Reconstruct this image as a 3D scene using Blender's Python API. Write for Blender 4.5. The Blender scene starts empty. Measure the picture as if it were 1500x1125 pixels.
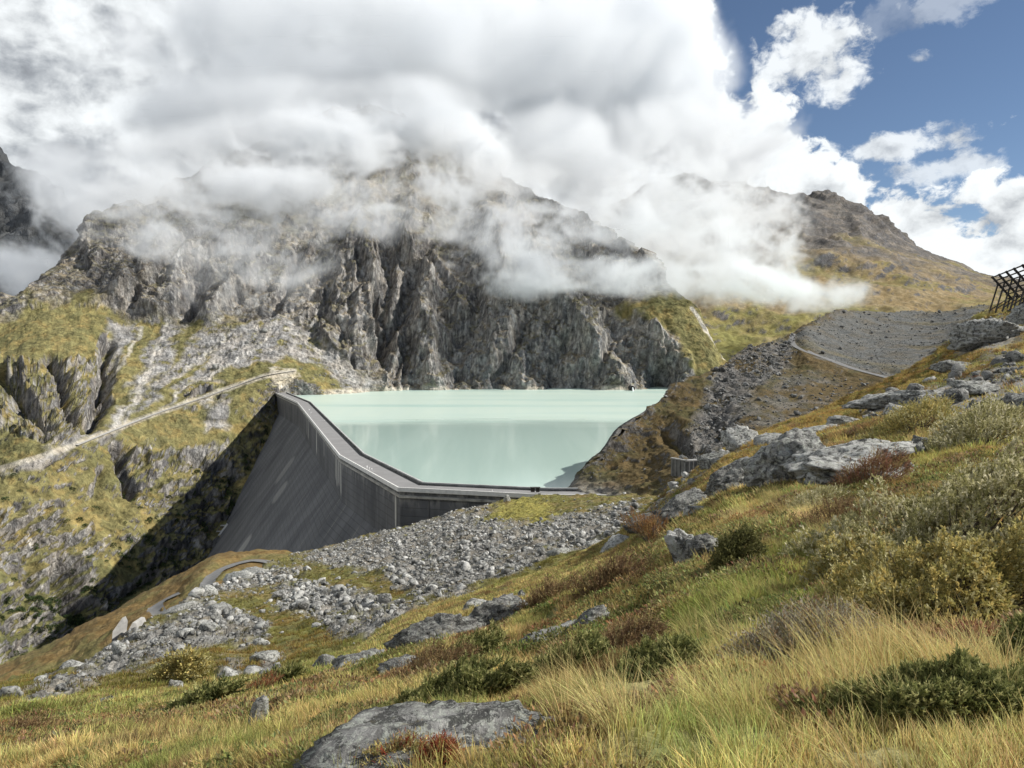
import bpy, math, random
import numpy as np
from mathutils import Vector, Matrix
rng = np.random.default_rng(7); random.seed(7)
SC = bpy.context.scene
COL = SC.collection
# ------------------------------------------------------------------ camera
F = 1060.0; CX, CY, HOR = 750.0, 562.5, 505.0; CZ = 60.0
PT = math.atan((CY - HOR) / F); SP, CP = math.sin(PT), math.cos(PT)
cd = bpy.data.cameras.new('camera'); cam = bpy.data.objects.new('camera', cd); COL.objects.link(cam)
cd.sensor_width = 36; cd.lens = 36 * F / 1500; cd.clip_start = 0.1; cd.clip_end = 60000
cam.location = (0, 0, CZ); cam.rotation_euler = (math.pi / 2 - PT, 0, 0); SC.camera = cam
# ------------------------------------------------------------------ light
SUN_AZ, SUN_EL = math.radians(90), math.radians(38)     # clockwise from +Y
SV = Vector((math.cos(SUN_EL) * math.sin(SUN_AZ), math.cos(SUN_EL) * math.cos(SUN_AZ), math.sin(SUN_EL)))
sl = bpy.data.lights.new('sun', 'SUN'); sl.energy = 4.3; sl.angle = math.radians(0.55); sl.color = (1.0, 0.96, 0.89)
so = bpy.data.objects.new('sun', sl); COL.objects.link(so); so.rotation_euler = SV.to_track_quat('Z', 'Y').to_euler()
so.location = (300, 0, 300)
SC.view_settings.view_transform = 'Standard'; SC.view_settings.look = 'None'; SC.view_settings.gamma = 1
SC.view_settings.use_curve_mapping = False; SC.view_settings.exposure = 0.62
SC.render.engine = 'CYCLES'
cy = SC.cycles
cy.use_denoising = True; cy.max_bounces = 12; cy.diffuse_bounces = 2; cy.glossy_bounces = 2; cy.transmission_bounces = 3
cy.transparent_max_bounces = 8; cy.volume_bounces = 12; cy.use_adaptive_sampling = True; cy.adaptive_threshold = 0.015
cy.caustics_reflective = False; cy.caustics_refractive = False
try: cy.denoiser = 'OPENIMAGEDENOISE'; cy.denoising_prefilter = 'ACCURATE'
except Exception: pass

# ------------------------------------------------------------------ node helper
class NT:
    def __init__(s, tree): s.t = tree; s.n = tree.nodes; s.l = tree.links; s.n.clear()
    def add(s, typ, _ins=None, **kw):
        n = s.n.new(typ)
        for k, v in kw.items(): setattr(n, k, v)
        for k, v in (_ins or {}).items():
            if isinstance(v, bpy.types.NodeSocket): s.l.new(v, n.inputs[k])
            else: n.inputs[k].default_value = v
        return n
    def math(s, op, a, b=None, c=None, clamp=False):
        n = s.n.new('ShaderNodeMath'); n.operation = op; n.use_clamp = clamp
        for i, v in enumerate((a, b, c)):
            if v is None: continue
            if isinstance(v, bpy.types.NodeSocket): s.l.new(v, n.inputs[i])
            else: n.inputs[i].default_value = v
        return n.outputs[0]
    def vmath(s, op, a, b=None, scale=None):
        n = s.n.new('ShaderNodeVectorMath'); n.operation = op
        for i, v in enumerate((a, b)):
            if v is None: continue
            if isinstance(v, bpy.types.NodeSocket): s.l.new(v, n.inputs[i])
            else: n.inputs[i].default_value = v
        if scale is not None:
            if isinstance(scale, bpy.types.NodeSocket): s.l.new(scale, n.inputs['Scale'])
            else: n.inputs['Scale'].default_value = scale
        return n.outputs[1] if op in ('LENGTH', 'DISTANCE', 'DOT_PRODUCT') else n.outputs[0]
    def mix(s, f, a, b, typ='MIX'):
        n = s.n.new('ShaderNodeMix'); n.data_type = 'RGBA'; n.blend_type = typ; n.clamp_factor = True
        for i, v in ((0, f), (6, a), (7, b)):
            if isinstance(v, bpy.types.NodeSocket): s.l.new(v, n.inputs[i])
            elif i == 0: n.inputs[0].default_value = v
            else: n.inputs[i].default_value = (*v, 1) if len(v) == 3 else v
        return n.outputs[2]
    def noise(s, vec, scale, detail=4, rough=0.55, dist=0, out=0, lac=2.0):
        n = s.n.new('ShaderNodeTexNoise'); n.inputs['Scale'].default_value = scale; n.inputs['Detail'].default_value = detail
        n.inputs['Roughness'].default_value = rough; n.inputs['Distortion'].default_value = dist; n.inputs['Lacunarity'].default_value = lac
        if vec is not None: s.l.new(vec, n.inputs['Vector'])
        return n.outputs[out]
    def mapr(s, v, a, b, c=0.0, d=1.0, smooth=True):
        n = s.n.new('ShaderNodeMapRange'); n.interpolation_type = 'SMOOTHSTEP' if smooth else 'LINEAR'
        s.l.new(v, n.inputs[0])
        for i, x in enumerate((a, b, c, d)):
            if isinstance(x, bpy.types.NodeSocket): s.l.new(x, n.inputs[i + 1])
            else: n.inputs[i + 1].default_value = x
        return n.outputs[0]
    def comb(s, x, y, z):
        n = s.n.new('ShaderNodeCombineXYZ')
        for i, v in enumerate((x, y, z)):
            if isinstance(v, bpy.types.NodeSocket): s.l.new(v, n.inputs[i])
            else: n.inputs[i].default_value = v
        return n.outputs[0]
    def sep(s, v):
        n = s.n.new('ShaderNodeSeparateXYZ'); s.l.new(v, n.inputs[0]); return n.outputs

# ------------------------------------------------------------------ sky: Nishita blue plus procedural cloud cover, by direction
W = bpy.data.worlds.new('World'); SC.world = W; W.use_nodes = True
w = NT(W.node_tree)
sky = w.add('ShaderNodeTexSky', sky_type='NISHITA', sun_disc=False, sun_elevation=SUN_EL, sun_rotation=SUN_AZ,
            altitude=2400, air_density=1.0, dust_density=0.6, ozone_density=2.5)
skyc = w.vmath('MULTIPLY', sky.outputs[0], (0.064, 0.062, 0.060))
tc = w.add('ShaderNodeTexCoord'); d = tc.outputs['Generated']
dx, dy, dz = w.sep(d)
az = w.math('ARCTAN2', dx, dy)                       # radians, + right
hl = w.math('SQRT', w.math('ADD', w.math('MULTIPLY', dx, dx), w.math('MULTIPLY', dy, dy)))
el = w.math('ARCTAN2', dz, hl)
q = w.comb(az, w.math('MULTIPLY', el, 1.25), 0.0)
def cloudfield(vec):
    wp = w.vmath('ADD', vec, w.vmath('SCALE', w.vmath('SUBTRACT', w.noise(vec, 3.0, 3, 0.6, 0, 1), (0.5, 0.5, 0.5)), None, 0.16))
    n1 = w.noise(wp, 3.2, 7, 0.6)
    v = w.add('ShaderNodeTexVoronoi', {'Vector': wp, 'Scale': 10.0, 'Detail': 2.0, 'Roughness': 0.55}, feature='F1', voronoi_dimensions='2D')
    return w.math('ADD', w.math('MULTIPLY', n1, 0.8), w.math('MULTIPLY', w.math('SUBTRACT', 1.0, v.outputs[0]), 0.35))
nz = cloudfield(q)
nz2 = cloudfield(w.vmath('ADD', q, (0.035, 0.05, 0.0)))
def finefield(vec):
    wv = w.vmath('ADD', vec, w.vmath('SCALE', w.vmath('SUBTRACT', w.noise(vec, 14.0, 3, 0.6, 0, 1), (0.5, 0.5, 0.5)), None, 0.035))
    return w.noise(wv, 17.0, 8, 0.62)
fz = finefield(q); fz2 = finefield(w.vmath('ADD', q, (0.010, 0.013, 0.0)))
def curve(x, pts, lo, hi):
    fc = w.n.new('ShaderNodeFloatCurve'); c = fc.mapping.curves[0]
    fr = w.mapr(x, lo, hi, 0.0, 1.0, False)
    w.l.new(fr, fc.inputs['Value'])
    c.points[0].location = pts[0]; c.points[1].location = pts[-1]
    for a, b in pts[1:-1]: c.points.new(a, b)
    for p in c.points: p.handle_type = 'VECTOR'
    fc.mapping.update(); return fc.outputs[0]
def azf(px): return math.atan((px - CX) / F)
def elf(px, py):
    u = (px - CX) / F; v = (CY - py) / F
    return math.atan2(-SP + v * CP, math.hypot(u, CP + v * SP))
LO, HI = azf(850), azf(1600)
edge_px = [(azf(850), 1.3), (azf(930), 1.0), (azf(1000), 0.62), (azf(1040), elf(1040, 20)), (azf(1075), elf(1075, 95)),
           (azf(1130), elf(1130, 110)), (azf(1200), elf(1200, 175)), (azf(1260), elf(1260, 225)), (azf(1330), elf(1330, 262)),
           (azf(1400), elf(1400, 255)), (azf(1460), elf(1460, 210)), (azf(1600), elf(1600, 190))]
edge = w.math('MULTIPLY', curve(az, [((a - LO) / (HI - LO), e / 1.5) for a, e in edge_px], LO, HI), 1.5)
dd = w.math('SUBTRACT', edge, el)                    # >0 inside the bank
cov = w.math('ADD', w.math('MULTIPLY', dd, 4.5), w.math('MULTIPLY', w.math('SUBTRACT', nz, 0.56), 0.9))
cov = w.math('ADD', cov, w.math('MULTIPLY', w.math('SUBTRACT', fz, 0.5), 1.5))
bank = w.mapr(cov, -0.05, 0.11)
def puff(px, py, rx, ry, amt=1.0):
    a, e = azf(px), elf(px, py)
    r = w.vmath('LENGTH', w.vmath('MULTIPLY', w.vmath('SUBTRACT', w.comb(az, el, 0.0), (a, e, 0.0)), (F / rx, F / ry, 0.0)))
    c = w.math('ADD', w.math('SUBTRACT', 1.0, r), w.math('MULTIPLY', w.math('SUBTRACT', fz, 0.5), 3.4))
    return w.math('MULTIPLY', w.mapr(c, 0.0, 0.55), amt)
pf = w.math('MAXIMUM', puff(1178, 78, 74, 62, 0.92), puff(1332, 88, 17, 12, 0.5))
pf = w.math('MAXIMUM', pf, puff(1370, 6, 60, 20, 0.35))
pf = w.math('MAXIMUM', pf, puff(1290, 30, 50, 26, 0.2))
pf = w.math('MAXIMUM', pf, w.math('MAXIMUM', puff(1290, 218, 90, 22, 0.85), puff(1390, 245, 90, 20, 0.7)))
cl = w.math('MAXIMUM', bank, pf)
# cloud tone: lit flanks towards the sun, greyer cores and a heavy grey deck on the left
lit = w.math('SUBTRACT', nz, nz2)
big = w.noise(q, 1.7, 5, 0.5)
grey_l = w.mapr(az, azf(-200), azf(560), 1.0, 0.0)
grey_b = w.math('MULTIPLY', grey_l, w.mapr(el, elf(200, 40), elf(200, 200), 0.25, 1.0))
tone = w.math('ADD', 0.80, w.math('MULTIPLY', lit, 1.0))
tone = w.math('ADD', tone, w.math('MULTIPLY', w.math('SUBTRACT', fz, fz2), 0.9))
tone = w.math('ADD', tone, w.math('MULTIPLY', w.math('SUBTRACT', big, 0.5), 0.3))
tone = w.math('SUBTRACT', tone, w.math('MULTIPLY', grey_b, 0.18))
tone = w.math('ADD', tone, w.mapr(dd, 0.22, 0.0, 0.0, 0.12))
tone = w.math('MINIMUM', w.math('MAXIMUM', tone, 0.3), 0.97)
cc = w.mix(w.mapr(tone, 0.45, 0.85), (0.66, 0.71, 0.77), (0.93, 0.97, 0.985))
cc = w.vmath('SCALE', w.vmath('MULTIPLY', cc, (.72, .72, .725)), None, tone)
out = w.mix(cl, skyc, cc)
bg = w.add('ShaderNodeBackground', {'Color': out, 'Strength': 1.0})
w.add('ShaderNodeOutputWorld', {'Surface': bg.outputs[0]})
W.cycles.sampling_method = 'MANUAL'; W.cycles.sample_map_resolution = 512

# ------------------------------------------------------------------ numpy noise
_G = np.array([(1,1,0),(-1,1,0),(1,-1,0),(-1,-1,0),(1,0,1),(-1,0,1),(1,0,-1),(-1,0,-1),(0,1,1),(0,-1,1),(0,1,-1),(0,-1,-1),(1,1,0),(-1,1,0),(0,-1,1),(0,-1,-1)], np.float32)
_P = np.random.default_rng(3).permutation(256).astype(np.int32); _P = np.concatenate([_P, _P, _P])
def perlin(x, y, z):
    xi = np.floor(x); yi = np.floor(y); zi = np.floor(z)
    fx = (x - xi).astype(np.float32); fy = (y - yi).astype(np.float32); fz = (z - zi).astype(np.float32)
    xi = xi.astype(np.int32) & 255; yi = yi.astype(np.int32) & 255; zi = zi.astype(np.int32) & 255
    u = fx*fx*fx*(fx*(fx*6-15)+10); v = fy*fy*fy*(fy*(fy*6-15)+10); t = fz*fz*fz*(fz*(fz*6-15)+10)
    def g(ix, iy, iz, ax, ay, az_):
        h = _P[_P[_P[xi+ix] + yi+iy] + zi+iz] & 15
        G = _G[h]; return G[..., 0]*ax + G[..., 1]*ay + G[..., 2]*az_
    n00 = g(0,0,0,fx,fy,fz); n10 = g(1,0,0,fx-1,fy,fz); a = n00+u*(n10-n00)
    n00 = g(0,1,0,fx,fy-1,fz); n10 = g(1,1,0,fx-1,fy-1,fz); b = n00+u*(n10-n00)
    n00 = g(0,0,1,fx,fy,fz-1); n10 = g(1,0,1,fx-1,fy,fz-1); c = n00+u*(n10-n00)
    n00 = g(0,1,1,fx,fy-1,fz-1); n10 = g(1,1,1,fx-1,fy-1,fz-1); e = n00+u*(n10-n00)
    a = a+v*(b-a); c = c+v*(e-c); return a+t*(c-a)
def fbm(P, s, o=4, g=0.5, seed=0.0):
    r = 0; a = 1.0; f = 1.0/s
    for i in range(o):
        r = r + a*perlin(P[..., 0]*f+seed+i*17.3, P[..., 1]*f+seed*1.7+i*5.1, P[..., 2]*f+i*9.7); a *= g; f *= 2.03
    return r
def ridged(P, s, o=4, g=0.5, seed=0.0):
    r = 0; a = 1.0; f = 1.0/s; wgt = 1.0
    for i in range(o):
        n = 1-np.abs(perlin(P[..., 0]*f+seed+i*13.3, P[..., 1]*f+seed*1.3+i*7.1, P[..., 2]*f+i*3.7))*1.9
        n = np.clip(n, 0, 1)**1.6
        r = r + a*n*wgt; wgt = np.clip(n*1.4, 0, 1); a *= g; f *= 2.1
    return r
def sstep(a, b, x):
    t = np.clip((x-a)/(b-a+1e-9), 0, 1); return t*t*(3-2*t)
def pchip(x, Y, xq):
    """monotone cubic along axis 0"""
    x = np.asarray(x, float); Y = np.asarray(Y, float); h = np.diff(x); sh = (-1,)+(1,)*(Y.ndim-1)
    dl = np.diff(Y, axis=0)/h.reshape(sh); m = np.zeros_like(Y); m[0] = dl[0]; m[-1] = dl[-1]
    if len(x) > 2:
        w1 = (2*h[1:]+h[:-1]).reshape(sh); w2 = (h[1:]+2*h[:-1]).reshape(sh)
        s = dl[1:]*dl[:-1] > 0
        with np.errstate(all='ignore'): hm = (w1+w2)/(w1/dl[:-1]+w2/dl[1:])
        m[1:-1] = np.where(s, hm, 0)
    xq = np.asarray(xq, float); i = np.clip(np.searchsorted(x, xq)-1, 0, len(h)-1)
    t = ((xq-x[i])/h[i]).reshape(sh); H = h[i].reshape(sh)
    return (1+2*t)*(1-t)**2*Y[i] + t*(1-t)**2*H*m[i] + t*t*(3-2*t)*Y[i+1] + t*t*(t-1)*H*m[i+1]
def at(px, py, Y):
    px = np.asarray(px, float); py = np.asarray(py, float); Y = np.asarray(Y, float)
    u = (px-CX)/F; v = (CY-py)/F; k = Y/(CP+v*SP)
    return np.stack([u*k, Y+0*u, CZ+(-SP+v*CP)*k], -1)
def proj(P):
    P = np.asarray(P, float); x, y, z = P[..., 0], P[..., 1], P[..., 2]-CZ
    dpt = y*CP - z*SP; upc = y*SP + z*CP
    return CX+F*x/dpt, CY-F*upc/dpt
def dline(px, py, pts):
    dm = np.full(px.shape, 1e9); tm = np.zeros(px.shape); n = len(pts)-1
    for i in range(n):
        (x0, y0), (x1, y1) = pts[i], pts[i+1]; ex, ey = x1-x0, y1-y0; L = ex*ex+ey*ey+1e-9
        t = np.clip(((px-x0)*ex+(py-y0)*ey)/L, 0, 1); dd_ = np.hypot(px-x0-t*ex, py-y0-t*ey)
        k = dd_ < dm; tm = np.where(k, (i+t)/n, tm); dm = np.where(k, dd_, dm)
    return dm, tm
def pmask(px, py, pts, soft=6.0):
    ins = np.zeros(px.shape, bool); n = len(pts)
    for i in range(n):
        (x0, y0), (x1, y1) = pts[i], pts[(i+1) % n]
        c = ((y0 > py) != (y1 > py)) & (px < (x1-x0)*(py-y0)/(y1-y0+1e-9)+x0); ins ^= c
    dm, _ = dline(px, py, list(pts)+[pts[0]])
    return sstep(-soft, soft, np.where(ins, dm, -dm))
def mixc(C, m, c): return C*(1-m[..., None]) + np.asarray(c, float)*m[..., None]

# ------------------------------------------------------------------ object helpers
def link(o, parent=None):
    COL.objects.link(o)
    if parent is not None: o.parent = parent
    return o
def tag(o, label=None, cat=None, group=None, kind=None):
    if label: o['label'] = label
    if cat: o['category'] = cat
    if group: o['group'] = group
    if kind: o['kind'] = kind
    return o
def mesh_from(name, V, Fc, mat=None, smooth=False):
    V = np.asarray(V, np.float32).reshape(-1, 3); Fc = np.asarray(Fc, np.int32)
    me = bpy.data.meshes.new(name); n, k = Fc.shape
    me.vertices.add(len(V)); me.vertices.foreach_set('co', V.ravel())
    me.loops.add(n*k); me.loops.foreach_set('vertex_index', Fc.ravel())
    me.polygons.add(n); me.polygons.foreach_set('loop_start', np.arange(0, n*k, k, dtype=np.int32))
    me.polygons.foreach_set('loop_total', np.full(n, k, np.int32))
    if smooth: me.polygons.foreach_set('use_smooth', np.ones(n, bool))
    me.update(calc_edges=True)
    if mat: me.materials.append(mat)
    return me
def setcol(me, C, name='Col'):
    a = me.attributes.new(name, 'FLOAT_COLOR', 'POINT'); C = np.asarray(C, np.float32).reshape(-1, 3)
    a.data.foreach_set('color', np.concatenate([C, np.ones((len(C), 1), np.float32)], 1).ravel())
def setval(me, v, name):
    a = me.attributes.new(name, 'FLOAT', 'POINT'); a.data.foreach_set('value', np.asarray(v, np.float32).ravel())
def obj(name, me, parent=None, **kw):
    o = bpy.data.objects.new(name, me); link(o, parent); return tag(o, **kw)
class MB:
    def __init__(s): s.v = []; s.f = []
    def quad(s, a, b, c, d_): i = len(s.v); s.v += [tuple(a), tuple(b), tuple(c), tuple(d_)]; s.f.append((i, i+1, i+2, i+3))
    def box(s, c, sx, sy, sz, M=None):
        i = len(s.v)
        for a in (-.5, .5):
            for b in (-.5, .5):
                for e in (-.5, .5):
                    p = Vector((a*sx, b*sy, e*sz))
                    if M is not None: p = M @ p
                    s.v.append((p.x+c[0], p.y+c[1], p.z+c[2]))
        s.f += [(i, i+1, i+3, i+2), (i+4, i+6, i+7, i+5), (i, i+4, i+5, i+1), (i+2, i+3, i+7, i+6), (i, i+2, i+6, i+4), (i+1, i+5, i+7, i+3)]
    def bar(s, p0, p1, w_, h_=None):
        p0, p1 = Vector(p0), Vector(p1); dv = p1-p0
        s.box((p0+p1)/2, dv.length, w_, h_ or w_, dv.to_track_quat('X', 'Z').to_matrix())
    def tube(s, p0, p1, r0, r1, n=8):
        p0, p1 = Vector(p0), Vector(p1); Q = (p1-p0).to_track_quat('Z', 'Y').to_matrix(); i = len(s.v)
        for p, r in ((p0, r0), (p1, r1)):
            for k in range(n):
                a = 2*math.pi*k/n; s.v.append(tuple(p+Q@Vector((r*math.cos(a), r*math.sin(a), 0))))
        for k in range(n): s.f.append((i+k, i+(k+1) % n, i+n+(k+1) % n, i+n+k))
        for b in range(2):
            c = len(s.v); s.v.append(tuple((p0, p1)[b]))
            for k in range(n): s.f.append((c, i+b*n+k, i+b*n+(k+1) % n, c))
    def build(s, name, mat, parent=None, **kw):
        me = bpy.data.meshes.new(name)
        me.from_pydata(s.v, [], [f if f[0] != f[-1] else f[:-1] for f in s.f]); me.materials.append(mat); me.update()
        return obj(name, me, parent, **kw)

# ------------------------------------------------------------------ materials
def newmat(name):
    m = bpy.data.materials.new(name); m.use_nodes = True; return m, NT(m.node_tree)
def terrain_mat(name, s1, bump=1.0, bs=None, var=0.35, streak=0.0, rough=0.95):
    """vertex albedo, times fine grain in metres; s1 = size (m) of the largest grain"""
    m, n = newmat(name)
    c = n.add('ShaderNodeAttribute', attribute_name='Col').outputs['Color']
    rk = n.add('ShaderNodeAttribute', attribute_name='rocky').outputs['Fac']
    P = n.add('ShaderNodeNewGeometry').outputs['Position']
    Pw = n.vmath('ADD', P, n.vmath('SCALE', n.noise(P, 0.7/s1, 2, 0.5, 0, 1), None, s1*0.8))
    a = n.noise(Pw, 1.0/s1, 6, 0.68)
    b = n.noise(n.vmath('MULTIPLY', Pw, (1, 1, 0.35)), 2.7/s1, 4, 0.7)
    mul = n.math('ADD', n.mapr(a, 0.25, 0.75, 1-var*1.3, 1+var*1.3, False), n.mapr(b, 0.3, 0.7, -var*0.7, var*0.7, False))
    cr = n.add('ShaderNodeTexVoronoi', {'Vector': n.vmath('MULTIPLY', Pw, (1, 1, 0.55)), 'Scale': 1.6/s1, 'Detail': 0.0}, feature='DISTANCE_TO_EDGE').outputs[0]
    crk = n.mapr(cr, 0.0, 0.06, 0.62, 1.0)
    crk = n.math('ADD', n.math('MULTIPLY', n.math('SUBTRACT', crk, 1.0), rk), 1.0)
    mul = n.math('MULTIPLY', mul, crk)
    colr = n.vmath('SCALE', c, None, mul)
    hue = n.noise(P, 0.5/s1, 2, 0.6)
    colr = n.mix(n.mapr(hue, 0.35, 0.7, 0.0, 0.30), colr, n.vmath('MULTIPLY', colr, (1.18, 0.98, 0.72)))
    h = n.math('ADD', a, n.math('MULTIPLY', n.math('ADD', b, n.math('MULTIPLY', cr, 0.8)), n.math('ADD', n.math('MULTIPLY', rk, 0.6), 0.15)))
    bp = n.add('ShaderNodeBump', {'Strength': 1.0, 'Distance': (bs or s1*0.45)*bump, 'Height': h})
    bs_ = n.add('ShaderNodeBsdfPrincipled', {'Base Color': colr, 'Roughness': rough, 'Specular IOR Level': 0.15, 'Normal': bp.outputs[0]})
    n.add('ShaderNodeOutputMaterial', {'Surface': bs_.outputs[0]}); return m
def rock_mat(name, c0, c1, lich=(0.44, 0.46, 0.40), s=1.0, lamt=0.5, rv=.35):
    m, n = newmat(name)
    P0 = n.add('ShaderNodeTexCoord').outputs['Object']
    rnd = n.add('ShaderNodeObjectInfo').outputs['Random']
    P = n.vmath('ADD', P0, n.vmath('SCALE', n.comb(rnd, rnd, rnd), None, 37.0))
    P = n.vmath('ADD', P, n.vmath('SCALE', n.noise(P, 1.3/s, 3, 0.6, 0, 1), None, .5*s))
    a = n.noise(n.vmath('MULTIPLY', P, (1, 1, 2.2)), 1.6/s, 8, 0.72); b = n.noise(P, 6/s, 7, 0.78); e = n.noise(P, 22/s, 4, 0.7)
    c = n.mix(n.mapr(a, 0.38, 0.62), c0, c1)
    c = n.mix(n.mapr(b, 0.50, 0.56, 0, lamt), c, lich)
    c = n.mix(n.mapr(n.math('ADD', n.math('MULTIPLY', n.noise(P, 3.1/s, 5, 0.7), .7), n.math('MULTIPLY', e, .3)), 0.50, 0.545, 0, 0.85), c, (0.04, 0.04, 0.038))
    c = n.mix(n.mapr(n.noise(P, 2.1/s, 6, 0.7), 0.6, 0.68, 0, 0.5), c, (0.16, 0.13, 0.06))
    c = n.mix(n.mapr(e, .56, .64, 0, .6), c, (0.5, .5, .46))
    c = n.vmath('SCALE', c, None, n.math('ADD', 1.02-rv*.5, n.math('MULTIPLY', rnd, rv)))
    st = n.noise(n.vmath('MULTIPLY', P, (.5, .7, 3.6)), 1.5/s, 6, 0.65)
    h = n.math('ADD', n.math('MULTIPLY', a, 0.6), n.math('ADD', n.math('MULTIPLY', b, 0.35), n.math('MULTIPLY', st, 0.6)))
    bp = n.add('ShaderNodeBump', {'Strength': 1.0, 'Distance': 0.22*s, 'Height': h})
    bs_ = n.add('ShaderNodeBsdfPrincipled', {'Base Color': c, 'Roughness': 0.95, 'Specular IOR Level': 0.1, 'Normal': bp.outputs[0]})
    n.add('ShaderNodeOutputMaterial', {'Surface': bs_.outputs[0]}); return m
def plain(name, c, rough=0.7, metal=0.0, var=0.2, sc=3.0):
    m, n = newmat(name)
    P = n.add('ShaderNodeTexCoord').outputs['Object']
    k = n.mapr(n.noise(P, sc, 6, 0.65), 0.3, 0.7, 1-var, 1+var, False)
    bp = n.add('ShaderNodeBump', {'Strength': 0.4, 'Distance': 0.02, 'Height': k})
    b = n.add('ShaderNodeBsdfPrincipled', {'Base Color': n.vmath('SCALE', n.comb(*c), None, k), 'Roughness': rough, 'Metallic': metal, 'Normal': bp.outputs[0]})
    n.add('ShaderNodeOutputMaterial', {'Surface': b.outputs[0]}); return m
def leaf_mat(name, inst=True, trans=0.35, rough=0.6):
    m, n = newmat(name)
    at_ = n.add('ShaderNodeAttribute', attribute_name='tint' if inst else 'Col')
    if inst: at_.attribute_type = 'INSTANCER'
    c = at_.outputs['Color']
    if inst:
        lc = n.add('ShaderNodeAttribute', attribute_name='shade').outputs['Color']
        c = n.vmath('MULTIPLY', c, lc)
    a = n.add('ShaderNodeBsdfPrincipled', {'Base Color': c, 'Roughness': rough, 'Specular IOR Level': 0.08})
    t = n.add('ShaderNodeBsdfTranslucent', {'Color': c})
    mx = n.add('ShaderNodeMixShader', {0: trans, 1: a.outputs[0], 2: t.outputs[0]})
    n.add('ShaderNodeOutputMaterial', {'Surface': mx.outputs[0]}); return m

# ------------------------------------------------------------------ terrain patches
class Patch: pass
def patch(name, X, rows, nu, nv, disp, colf, mat, back=(1.25, 0.18), backy=None, label_kind='structure', extra=None):
    """X: column knots; rows: [(ys, Ys)...] bottom to skyline, each surveyed as sight line + distance"""
    X = np.asarray(X, float); pxs = np.linspace(X[0], X[-1], nu)
    if extra: pxs = np.concatenate([np.linspace(extra[0], X[0], 41)[:-1], pxs, np.linspace(X[-1], extra[1], 61)[1:]]); nu = len(pxs)
    pcx = np.clip(pxs, X[0], X[-1])
    R = np.stack([np.stack([pchip(X, np.asarray(y, float), pcx), np.log(pchip(X, np.asarray(Y, float), pcx))], -1) for y, Y in rows])  # R,nu,2
    gaps = np.abs(np.diff(R[..., 0], axis=0)).mean(1)+6; cum = np.concatenate([[0], np.cumsum(gaps)])
    tq = np.interp(np.linspace(0, cum[-1], nv), cum, np.arange(len(rows)))
    G = pchip(np.arange(len(rows)), R, tq)           # nv,nu,2
    py = G[..., 0]; Y = np.exp(G[..., 1]); px = np.broadcast_to(pxs, py.shape)
    P = at(px, py, Y)
    nb = 5; top = P[-1]; bk = []
    for k in range(1, nb+1):
        f = k/nb; q_ = top.copy(); q_[:, 1] = top[:, 1]*(1+(back[0]-1)*f); q_[:, 0] = top[:, 0]*(1+(back[0]-1)*f)
        q_[:, 2] = top[:, 2] - back[1]*top[:, 1]*(f**1.6); bk.append(q_)
    P = np.concatenate([P, np.stack(bk)]); px = np.concatenate([px, np.repeat(px[-1:], nb, 0)]); py = np.concatenate([py, np.repeat(py[-1:], nb, 0)])
    def normals(P):
        du = np.gradient(P, axis=1); dv = np.gradient(P, axis=0); N = np.cross(du, dv)
        return N/(np.linalg.norm(N, axis=-1, keepdims=True)+1e-9)
    N0 = normals(P)
    if N0[..., 2].mean() < 0: N0 = -N0; flip = True
    else: flip = False
    P2 = disp(P, N0, px, py); N1 = normals(P2)*(-1 if flip else 1)
    C, rocky = colf(P2, N1, px, py)
    n0, n1 = P2.shape[:2]; idx = np.arange(n0*n1).reshape(n0, n1)
    q = np.stack([idx[:-1, :-1], idx[:-1, 1:], idx[1:, 1:], idx[1:, :-1]], -1).reshape(-1, 4)
    if flip: q = q[:, ::-1]
    me = mesh_from(name, P2, q, mat, True); setcol(me, C); setval(me, rocky, 'rocky')
    o = obj(name, me, kind=label_kind)
    p = Patch(); p.P = P2; p.N = N1; p.px = pxs; p.py = py; p.nv = nv; p.o = o; p.C = C
    return p
def drape(p, px, py):
    """point of the finished surface on the column px at param row py"""
    i = float(np.interp(px, p.px, np.arange(len(p.px)))); i0 = int(min(max(i, 0), len(p.px)-2)); f = i-i0
    r = []
    for k in (i0, i0+1):
        col = p.py[:p.nv, k]; j = float(np.interp(-py, -col, np.arange(p.nv))); j0 = int(min(j, p.nv-2)); g = j-j0
        r.append(p.P[j0, k]*(1-g)+p.P[j0+1, k]*g)
    return r[0]*(1-f)+r[1]*f

def spike(x, w_): return np.clip(1-np.abs(x)/w_, 0, 1)

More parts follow.
